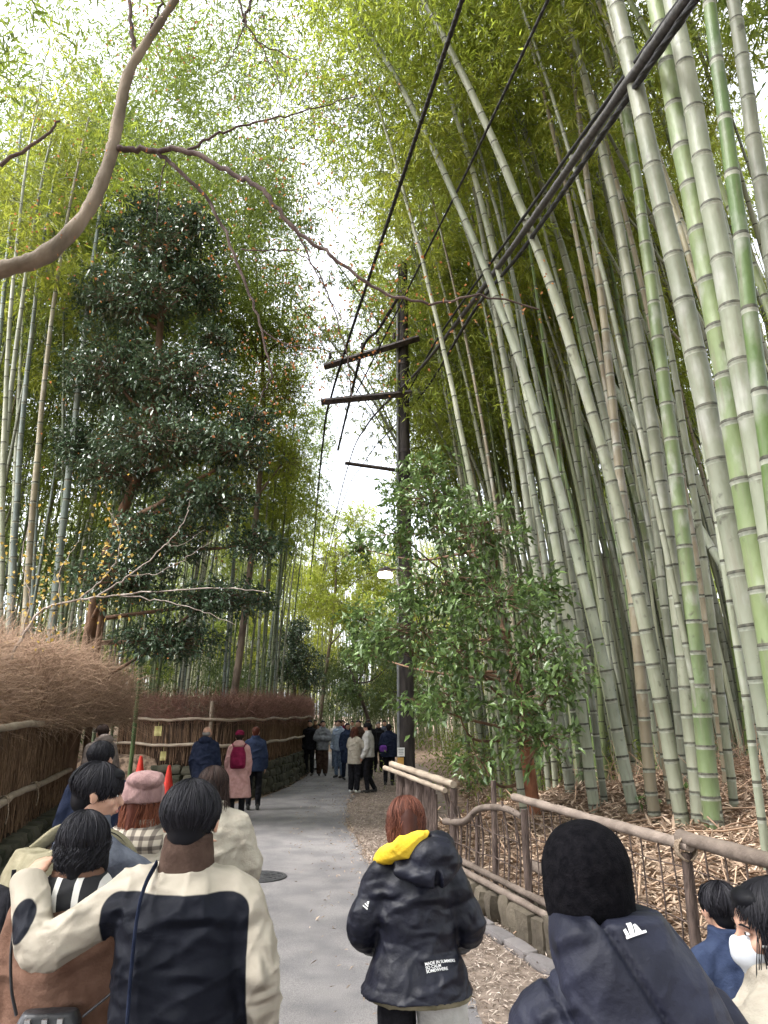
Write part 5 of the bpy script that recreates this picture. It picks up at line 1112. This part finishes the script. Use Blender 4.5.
mb=MB(); rings(mb,[(.95,0,-.34,.08,.03),(1.0,0,-.345,.11,.035),(1.25,0,-.34,.11,.035),(1.30,0,-.33,.08,.02)],p=3.6); finish(mb,'front_pocket',C['black'],bk,.010)
for q in (-1,1):
    strap(bk,[(q*.10,-.20,1.40),(q*.115,-.08,1.47),(q*.12,.05,1.455),(q*.13,.14,1.36),(q*.14,.15,1.22)],.055,C['khaki'],'shoulder_strap',.010); strap(bk,[(q*.115,-.07,1.482),(q*.12,.05,1.468),(q*.13,.152,1.365)],.016,C['black'],'strap_webbing',.009)
    strap(bk,[(q*.12,-.345,1.38),(q*.125,-.35,1.1),(q*.12,-.34,.92)],.018,C['black'],'webbing',.006)
# --- person in the rose beanie
b_=Fig('woman with a rose knitted beanie, red-brown hair and plaid scarf',-1.24,4.05,-6,H=1.63,vox=.009,female=True,hyaw=-14)
b_.body().trousers(C['black']).shoes(); b_.coat(C['cream'],hem=.75,puff=.03,slv=1.2,folds=.010,ff=15,bulk=1.08); b_.hair(H_red,length=.22,n=1800,hw=.088,spread=1.1)
mb=MB(); s=b_.s; c=b_.hd
ell(mb,c+[0,-.02,.055*s],(.108,.122,.085)); ell(mb,c+[.03,-.075,.115*s],(.100,.085,.050)); rings(mb,[(c[2]+.0,0,c[1]-.02,.101,.115),(c[2]+.02,0,c[1]-.02,.108,.122),(c[2]+.06,0,c[1]-.02,.106,.120),(c[2]+.075,0,c[1]-.02,.098,.112)])
M_knit=mat('rose_knit',(.21,.125,.12),(.32,.20,.19),scale=30,rough=.95,bump=.4,bscale=160,stretch=(1,1,.25)); b_.part(mb,'beanie',M_knit,vox=.007,folds=.012,ff=22)
M_pl=bpy.data.materials.new('plaid'); M_pl.use_nodes=True; t=M_pl.node_tree; b=t.nodes['Principled BSDF']; b.inputs['Roughness'].default_value=.9; tc_=t.nodes.new('ShaderNodeTexCoord'); prev=None
for ax,sc in (((0,0,0),7),((0,0,R(90)),7)):
    mp_=t.nodes.new('ShaderNodeMapping'); mp_.inputs['Rotation'].default_value=(0,R(90) if ax[2] else 0,0); w_=t.nodes.new('ShaderNodeTexWave'); w_.inputs['Scale'].default_value=sc; w_.inputs['Distortion'].default_value=.6; t.links.new(tc_.outputs['Object'],mp_.inputs[0]); t.links.new(mp_.outputs[0],w_.inputs['Vector'])
    r_=t.nodes.new('ShaderNodeValToRGB'); r_.color_ramp.elements[0].position=.55; r_.color_ramp.elements[0].color=(.62,.58,.52,1); r_.color_ramp.elements[1].position=.7; r_.color_ramp.elements[1].color=(.26,.23,.21,1); t.links.new(w_.outputs['Fac'],r_.inputs['Fac'])
    if prev is None: prev=r_
    else:
        mm=t.nodes.new('ShaderNodeMix'); mm.data_type='RGBA'; mm.blend_type='MULTIPLY'; mm.inputs[0].default_value=1; t.links.new(prev.outputs[0],mm.inputs[6]); t.links.new(r_.outputs[0],mm.inputs[7]); t.links.new(mm.outputs[2],b.inputs['Base Color'])
mb=MB(); rings(mb,[(1.34*s,0,-.02,.16,.13),(1.39*s,0,-.02,.175,.145),(1.44*s,.0,-.015,.15,.13),(1.475*s,0,-.01,.11,.105)]); b_.part(mb,'scarf',M_pl,folds=.016,ff=24)
# --- long-haired woman in the cream puffer
p_=Fig('woman with long dark hair in a cream puffer jacket just ahead of the panelled jacket',-1.03,4.75,6,H=1.64,vox=.010,female=True,hyaw=-10,J={'er':(.225,.0,1.08),'wr':(.20,.16,.92)})
def qp(amp,per,ph=0,minz=0): return lambda v: amp*(np.abs(np.sin(np.pi*(v[:,2]+.02*np.sin(v[:,0]*9+v[:,1]*7))/per+ph))**.55-.6)
p_.body().trousers(C['black']).shoes(); p_.coat(C['cream'],hem=.78,puff=.035,slv=1.25,folds=.016,ff=18,quilt=qp(.005,.12),bulk=1.02,name='puffer_jacket'); p_.hair(H_dark,length=.36,n=3000,hw=.100,spread=1.15)
# --- man in dark jacket further up on the left
d_=Fig('man with short black hair in dark navy in front of the near left fence',-2.18,6.0,10,H=1.74,vox=.012,hyaw=-25); d_.body().trousers(C['black']).shoes(); d_.coat(C['navy'],hem=.78,puff=.02); d_.hair(H_black,n=1500)
d_=Fig('person in a taupe hooded coat in the gap behind the near fence end',-4.45,12.2,50,H=1.78,vox=.014); d_.body().trousers(C['black']).shoes(); d_.coat(C['taupe'],hem=.70,puff=.05,bulk=1.1); d_.hair(H_dark,n=900)
mb=MB(); ell(mb,d_.hd+[0,-.12,-.10],(.13,.10,.09)); d_.part(mb,'hood',C['taupe'])
# --- woman in the navy padded coat with the yellow-lined hood
y_=Fig('person with bobbed auburn hair in a long navy padded coat with a yellow-lined hood',.150,3.74,2,H=1.575,vox=.008,female=True,hyaw=14,hpitch=-14,lean=4,wide=1.0,J={'el':(-.255,.02,1.02),'wl':(-.20,.17,.93),'er':(.25,.02,1.02),'wr':(.20,.18,.93),'hl':(-.095,0,.86),'hr':(.11,0,.86)})
y_.hd=y_.hd+np.array([-.045,.01,0]); y_.body(); mb=MB()
s=y_.s; y_.trousers(C['black'],loose=1.25,hem=.05).shoes()
def yq(v):
    z=v[:,2]+.025*np.sin(v[:,0]*6+1)+.012*np.sin(v[:,0]*19); return .009*(np.abs(np.sin(np.pi*(z)/.165))**.5-.65)
y_.coat(C_nylon,hem=.845,puff=.022,flare=.085,slv=1.2,folds=.016,ff=15,quilt=yq,bulk=.98,name='padded_coat',collar=.02)
mb=MB(); rings(mb,[(.815*s,.01,-.0,.232,.19),(.84*s,.01,-.0,.242,.20),(.88*s,.0,0,.22,.19)]); y_.part(mb,'inner_hem',C['khaki'],folds=.012,ff=20)
mb=MB(); rings(mb,[(.12*s,.15,.0,.115,.10),(.5*s,.13,0,.115,.105),(.86*s,.10,0,.115,.12)]); y_.part(mb,'cream_underskirt',C['white'],folds=.02,ff=14)
hc=y_.L(np.array([0,0,1.45])*s)
mb=MB(); ell(mb,hc+[.07,-.125,-.01],(.125,.085,.095)); ell(mb,hc+[.10,-.06,.035],(.085,.09,.065)); ell(mb,hc+[.0,-.135,-.06],(.12,.055,.05),rotz(.1)); limb(mb,[hc+[-.10,-.10,-.02],hc+[-.01,-.165,-.075],hc+[.09,-.175,-.08],hc+[.17,-.08,-.03]],[.03,.045,.055,.045]); y_.part(mb,'hood',C_nylon,folds=.012,ff=18)
mb=MB(); limb(mb,[hc+[-.17,.0,-.03],hc+[-.14,-.09,.0],hc+[-.07,-.135,.035],hc+[.01,-.125,.085],hc+[.05,-.10,.10]],[.030,.044,.046,.032,.014],rad2=[.03,.055,.06,.04,.02]); ell(mb,hc+[-.115,-.11,.03],(.05,.03,.035)); y_.part(mb,'hood_lining',C['yellow'],folds=.022,ff=30)
y_.hair(H_brown,length=.12,n=5500,hw=.100,spread=1.12,inw=.25,side=125)
M_dec=mat('white_print',(.68,.68,.68),(.75,.75,.75),rough=.6)
def ico(parent, pts, w, name, m=M_dec):
    g=MB()
    for a_,b2 in pts: tube(g,[a_,b2],w,4)
    return build(g,name,m,parent,smooth=False)
def text(parent, body_, loc, size, m, rot, name='lettering'):
    cu=bpy.data.curves.new(name,'FONT'); cu.body=body_; cu.size=size; cu.extrude=.0015; cu.space_line=.85; cu.offset=size*.018
    o=bpy.data.objects.new(name,cu); COL.objects.link(o); dg=bpy.context.evaluated_depsgraph_get(); me=bpy.data.meshes.new_from_object(o.evaluated_get(dg)); bpy.data.objects.remove(o)
    o=obj(name,me,parent); me.materials.append(m); o.location=loc; o.rotation_euler=rot; return o
# balaclava man
n_=Fig('person in a close black knitted hood and a navy down jacket at the lower right',.515,1.80,-4,H=1.72,vox=.007,J={'sl':(-.15,0,1.335),'sr':(.17,0,1.33),'el':(-.235,0,1.08),'er':(.285,0,1.06)})
n_.hd=n_.hd+np.array([-.062,0,0]); n_.body(hands=True).trousers(C['black']).shoes()
s=n_.s
def nq(v): 
    u=v[:,0]*.75+v[:,2]; w=v[:,2]-.15*v[:,0]; return -.016*np.exp(-(((v[:,0]*.9+v[:,2]*.55-.72)%.17-.085)/.008)**2)*(v[:,1]<.05)
n_.coat(C_nylon2,hem=.72,puff=.03,slv=1.2,folds=.016,ff=12,quilt=nq,bulk=.98,name='down_jacket',collar=.03,colr=1.3)
mb=MB(); rings(mb,[(1.16*s,0.02,-.14,.13,.05),(1.28*s,.03,-.135,.17,.075),(1.38*s,.03,-.11,.155,.10),(1.46*s,-.005,-.075,.150,.12),(1.51*s,-.025,-.045,.130,.125),(1.545*s,-.035,-.03,.112,.115)]); n_.part(mb,'jacket_hood',C_nylon2,folds=.014,ff=13,quilt=nq)
M_kn=mat('black_knit',(.0025,.0025,.0035),(.007,.0065,.008),scale=60,rough=.95,bump=.25,bscale=220,spec=.05)
mb=MB(); c=n_.hd; ell(mb,c+[0,-.012,.030],(.100,.116,.108),n=20); ell(mb,c+[0,-.02,-.01],(.100,.110,.110),n=20); limb(mb,[c+[0,-.025,-.03],c+[.018,-.035,-.09],c+[.04,-.04,-.15]],[.093,.080,.082],20,rad2=[.10,.085,.09]); n_.part(mb,'knitted_hood',M_kn,vox=.008,folds=.005,ff=16)
# masked woman at the right edge
w_=Fig('long-haired woman in a white face mask at the right edge of the photo',0.965,2.0,45,H=1.575,vox=.007,female=True,hyaw=42,hpitch=-4)
w_.body().eyes().trousers(C['black']).shoes(); w_.coat(C['cream'],hem=.75,puff=.04,slv=1.3,folds=.008,ff=16,quilt=qp(.012,.12),bulk=1.05,name='quilted_jacket'); w_.hair(H_black,length=.26,n=5500,hw=.098,front=58,side=104,spread=1.0,keepk=.40,sidew=.034)
mb=MB(); c=w_.hd; Rh=w_.Rh
ell(mb,c+Rh@np.array([0,.052,-.045]),(.050,.060,.046),Rh,16); ell(mb,c+Rh@np.array([0,.096,-.030]),(.014,.018,.026),Rh,12); ell(mb,c+Rh@np.array([0,.060,-.083]),(.034,.030,.022),Rh,12)
w_.part(mb,'face_mask',mat('mask_white',(.52,.54,.58),(.60,.62,.66),scale=20,rough=.8),vox=.005,folds=.002,ff=60)
for q in (-1,1):
    strap(w_.root,[c+Rh@np.array([q*.056,.055,-.02]),c+Rh@np.array([q*.074,.02,-.018]),c+Rh@np.array([q*.082,-.012,-.014])],.006,M_white,'ear_loop',.002)
mb=MB(); 
for xx,r_ in ((-.075,.036),(-.055,.040),(-.09,.030)): limb(mb,[c+Rh@np.array([xx,-.035-.3*(xx+.075),.02]),c+Rh@np.array([xx-.012,-.035-.6*(xx+.075),-.12]),c+Rh@np.array([xx-.03,-.025-(xx+.075),-.26]),c+Rh@np.array([xx-.04,.015-(xx+.075),-.36])],[r_,r_,r_*.95,r_*.5])
lk=w_.part(mb,'hair_lock',H_black,folds=.004,ff=60)
g=MB(); kk=900; x0=rng.uniform(-.125,-.045,kk); y0=-.030+rng.normal(size=kk)*.026; t_=np.linspace(0,1,10); P=np.stack([x0[:,None]*(1+.0*t_)-.045*t_,y0[:,None]+.02*t_+.004*np.sin(t_*9+x0[:,None]*200),.05-.42*t_[None,:]*rng.uniform(.85,1.05,kk)[:,None]],-1)
P[:,:,0]-=.018*np.cos(y0*50)[:,None]; P=P@Rh.T+c; tg=norm(np.gradient(P,axis=1)); sd=norm(np.cross(tg,Rh@np.array([-1.,0,0])+rng.normal(size=(kk,1,3))*.3)); strips(g,P,.0026*np.r_[np.ones(9),.4],sd,a=rng.random(kk)); build(g,'hair_strands',H_black,lk)
# man in navy by the rail
DR=.50
q_=Fig('stooping man with tousled black hair in a navy jacket beside the log rail fence',1.68,3.9,12,H=1.66,vox=.009,lean=10,z=.03-DR,hyaw=5,J={'kl':(-.12,.36,.74),'kr':(.12,.36,.74),'al':(-.11,.0,.09+DR),'ar':(.11,.0,.09+DR)})
q_.body().trousers(C['black']).shoes(); q_.coat(C['blue'],hem=.84,puff=.015,folds=.014,ff=17,bulk=1.0,collar=.05); q_.hair(H_black,n=3000,wd=.006)
# ------------------------------------------------------------------ walkers further along the path
def walker(label,X,Y,head,H,top,bot,hairm,female=False,hem=.78,length=0,puff=.02,vox=.018,hood=None,hat=None,J=None,shoes=SHOE,group=None,flare=0,name='jacket',bald=False,loose=1.0,hn=0,lean=0,eyes=False):
    f=Fig(label,X,Y,head,H=H,vox=vox,female=female,J=J,group=group,lean=lean); f.body(hands=vox<.02); f.trousers(C[bot],loose=loose); f.shoes(shoes); f.coat(C[top],hem=hem,puff=puff,flare=flare,name=name,folds=.012,ff=14)
    if not bald: f.hair(hairm,length=length)
    else:
        mb=MB(); ell(mb,f.hd+f.Rh@np.array([0,-.045,-.01]),(.080,.062,.055)); f.part(mb,'hair',hairm)
    if hood: mb=MB(); ell(mb,f.hd+f.Rh@np.array([0,-.10,-.13]),(.12,.09,.08)); ell(mb,f.hd+f.Rh@np.array([0,-.02,-.14]),(.11,.10,.06)); f.part(mb,'hood',C[hood])
    if hat: mb=MB(); ell(mb,f.hd+f.Rh@np.array([0,-.015,.055]),(.093,.108,.082)); f.part(mb,'hat',C[hat])
    return f
walker('woman in a long pale pink coat and dark beret by the curved fence',-2.80,15.0,8,1.60,'pink','black',H_dark,True,hem=.42,flare=.09,hood='pink',hat='maroon',vox=.014,name='coat',puff=.03)
bk=thing('backpack','maroon backpack on the back of the woman in the pink coat','backpack',(-2.80,15.0,.03),R(8)); mb=MB(); rings(mb,[(.93,0,-.25,.12,.05),(.97,0,-.26,.15,.085),(1.18,0,-.26,.15,.09),(1.32,0,-.24,.10,.05)],p=3); finish(mb,'bag_body',C['maroon'],bk,.012)
mb=MB(); rings(mb,[(.97,0,-.345,.09,.02),(1.0,0,-.35,.11,.03),(1.12,0,-.345,.11,.03),(1.14,0,-.34,.09,.02)],p=3); finish(mb,'front_pocket',C['maroon'],bk,.012)
for q in (-1,1): strap(bk,[(q*.09,-.2,1.30),(q*.12,-.08,1.36),(q*.14,.03,1.34),(q*.15,.13,1.2)],.04,C['maroon'],'shoulder_strap',.008)
walker('balding grey-haired man in a dark navy hooded jacket, seen from behind by the curved fence',-3.28,14.3,-6,1.70,'navy','black',H_grey,hood='navy',bald=True,vox=.014,puff=.045)
walker('person with dark red hair in a blue jacket half hidden behind the pink coat',-2.72,16.4,5,1.66,'blue','black',H_red,vox=.016)
hold={'er':(.27,.10,1.10),'wr':(.10,.32,1.22),'el':(-.27,.10,1.10),'wl':(-.06,.30,1.20)}
walker('auburn-haired woman in a cream jacket and wide black trousers, holding up a phone',-.76,20.0,-35,1.60,'cream','black',H_brown,True,length=.24,vox=.014,J=hold,shoes=SHOEW,hem=.74,loose=1.25)
c_=Vector((-.76+.28*math.sin(R(35)),20.0+.33*math.cos(R(35)),1.27)); mb=MB(); box(mb,(0,0,0),(.075,.009,.15)); ph=build(mb,'phone',SHOE,smooth=False,label='phone held up by the auburn-haired woman in the cream jacket',category='phone'); ph.location=c_; ph.rotation_euler=(0,0,R(-35))
walker('man in a short white jacket and slim black trousers standing beside the auburn-haired woman',-.42,20.1,78,1.72,'white','black',H_black,vox=.014,J={'er':(.30,.02,1.10),'wr':(.20,.26,.98),'kr':(.12,.06,.49),'ar':(.14,-.16,.09)},hem=.86)
walker('person in a navy down jacket with a purple hip bag near the pole',.14,22.0,-12,1.66,'navy','black',H_dark,puff=.05,vox=.016)
mb=MB(); rings(mb,[(0,0,0,.08,.04),(.04,0,0,.11,.055),(.14,0,0,.10,.05),(.17,0,0,.06,.03)],p=3); o=finish(mb,'waist_bag',C['purple'],None,.012); o.location=(-.02,21.72,.92); o['label']='purple waist bag worn by the person in navy near the pole'; o['category']='bag'
cr=[('man in black clothes standing by the end of the curved fence',-2.42,25.2,170,1.72,'black','black',H_black,{}),
 ('man in a grey hooded top and baggy brown trousers, arms folded',-1.98,25.0,190,1.70,'hood_grey','darkbrown',H_black,dict(hood='hood_grey',loose=1.4,J={'er':(.27,.08,1.12),'wr':(-.05,.24,1.16),'el':(-.27,.08,1.12),'wl':(.05,.26,1.12)})),
 ('man in a light blue jacket over denim in the far crowd',-1.40,24.2,150,1.72,'lightblue','denim',H_dark,{}),
 ('woman in a dark blue coat beside the man in light blue',-1.12,23.6,200,1.64,'blue','navy',H_black,dict(female=True,hem=.5,length=.1)),
 ('man in a dark brown coat standing just behind the white-jacketed pair',-.78,23.4,170,1.74,'darkbrown','black',H_black,{}),
 ('man with short dark hair in a black jacket peering over the white-jacketed pair',-.50,24.0,185,1.76,'black','black',H_dark,{}),
 ('person in a white hat behind the crowd, left of the grey hood',-2.62,27.2,180,1.62,'taupe','black',H_grey,dict(hat='white')),
 ('person in a pale blue puffer leaning against the end of the mossy wall',-2.30,27.6,120,1.56,'lightblue','black',H_dark,dict(puff=.05)),
 ('woman in a pink jacket between the black and grey tops, further back',-2.25,28.2,175,1.58,'pink','black',H_dark,dict(female=True,length=.15)),
 ('person in a white jacket in the gap behind the grey hooded top',-1.72,28.0,180,1.66,'white','denim',H_black,{}),
 ('person in a maroon coat behind the light blue jacket',-1.55,29.0,170,1.66,'maroon','black',H_black,dict(hem=.5)),
 ('person in an olive coat at the back of the crowd behind the brown coat',-.95,28.5,185,1.68,'olive','black',H_dark,{}),
 ('distant person in grey behind the navy jacket near the pole',.02,28.0,185,1.70,'grey','black',H_black,{}),
 ('distant person in black right of the white jacket',-.20,26.8,190,1.66,'black','black',H_grey,{}),
 ('far small figure in cream at the bend between two taller heads',-1.30,31.5,175,1.62,'cream','black',H_dark,{}),
 ('far small figure in brown at the bend, leftmost in the crowd',-2.75,30.8,178,1.68,'darkbrown','black',H_black,{})]
for lab,X,Y,hd,H,tp,bt,hm,kw in cr: walker(lab,X,Y,hd,H,tp,bt,hm,group='people crowding the bend of the path',vox=.022,**kw)
# lettering and marks on the clothes: laid on the real surface by casting onto it
bpy.context.view_layer.update()
def decal(person, part, px, py, fn):
    o=[c for c in person.root.children if c.name.split('.')[0]==part][0]; dg=bpy.context.evaluated_depsgraph_get(); mi=o.matrix_world.inverted()
    d=Vector(ray(px,py)).normalized(); h,co,no,_=o.ray_cast(mi@Vector(CAM),(mi.to_3x3()@d).normalized())
    if not h: print('no decal hit',part,px,py,flush=True); return
    return fn(o, co+no*.004, no)
def basis(no, tilt=0):
    n=no.normalized(); up=Vector((0,0,1)); x=up.cross(n).normalized(); y=n.cross(x); M=Matrix((x,y,n)).transposed(); return (M@Matrix.Rotation(tilt,3,'Z')).to_euler()
def lay(o, me_obj, co, no, tilt, off=.004, sc=1):
    """wrap a flat mark onto the cloth: every vertex is pushed back to the surface along the mark's normal"""
    M=Matrix.Translation(co)@basis(no,tilt).to_matrix().to_4x4()
    me=me_obj.data; nn=M.to_3x3()@Vector((0,0,1))
    for v in me.vertices:
        p=M@(v.co*sc); h,c2,n2,_=o.ray_cast(p+nn*.08,-nn,distance=.2); v.co=(c2+nn*(off+max(v.co.z,0)*.3)) if h else p
    me.update(); me_obj.parent=o; me_obj.location=(0,0,0); me_obj.rotation_euler=(0,0,0)
def word(txt,size,m=M_dec):
    o=text(None,txt,(0,0,0),size,m,(0,0,0)); return o
decal(y_,'padded_coat',425,966,lambda o,c,n: lay(o,word('MADE IN SUMMERS\nSO CALM\nSOMEWHERE',.0165),c,n,R(7)))
def mark(o,c,n,sc=1,tilt=0,kind=0):
    g=MB(); 
    polys=[((-.030,-.020),(-.012,.022),(-.004,.022),(-.018,-.020)),((-.012,-.020),(.004,.010),(.012,.010),(.002,-.020)),((.006,-.020),(.016,-.002),(.026,-.006),(.030,-.020))] if kind==0 else [((-.036,-.014),(-.036,-.022),(.040,-.010),(.040,-.002)),((-.034,-.012),(-.036,.006),(-.026,.010),(-.022,-.010)),((-.020,-.010),(-.016,.026),(.002,.028),(-.004,-.008)),((.000,-.008),(.004,.018),(.012,.020),(.024,-.004))]
    for P in polys:
        P=np.array(P); u=np.linspace(0,1,5); A,B=np.meshgrid(u,u); v=(P[0]*(1-A[...,None])*(1-B[...,None])+P[3]*A[...,None]*(1-B[...,None])+P[2]*A[...,None]*B[...,None]+P[1]*(1-A[...,None])*B[...,None]).reshape(-1,2)
        v=np.c_[v,np.zeros(len(v))]; ii=np.arange(4)[:,None]*5; jj=np.arange(4)[None,:]; g.add(v,np.stack([ii+jj,ii+jj+1,ii+jj+6,ii+jj+5],-1).reshape(-1,4))
    o2=build(g,'emblem',M_dec); lay(o,o2,c,n,tilt,sc=sc)
decal(y_,'hood',419,838,lambda o,c,n: mark(o,c,n,.75,R(12),0))
decal(n_,'jacket_hood',634,931,lambda o,c,n: mark(o,c,n,.62,R(8),1)) or decal(n_,'down_jacket',634,931,lambda o,c,n: mark(o,c,n,.62,R(8),1))
decal(y_,'padded_coat',366,905,lambda o,c,n: mark(o,c,n,.6,R(80),0))
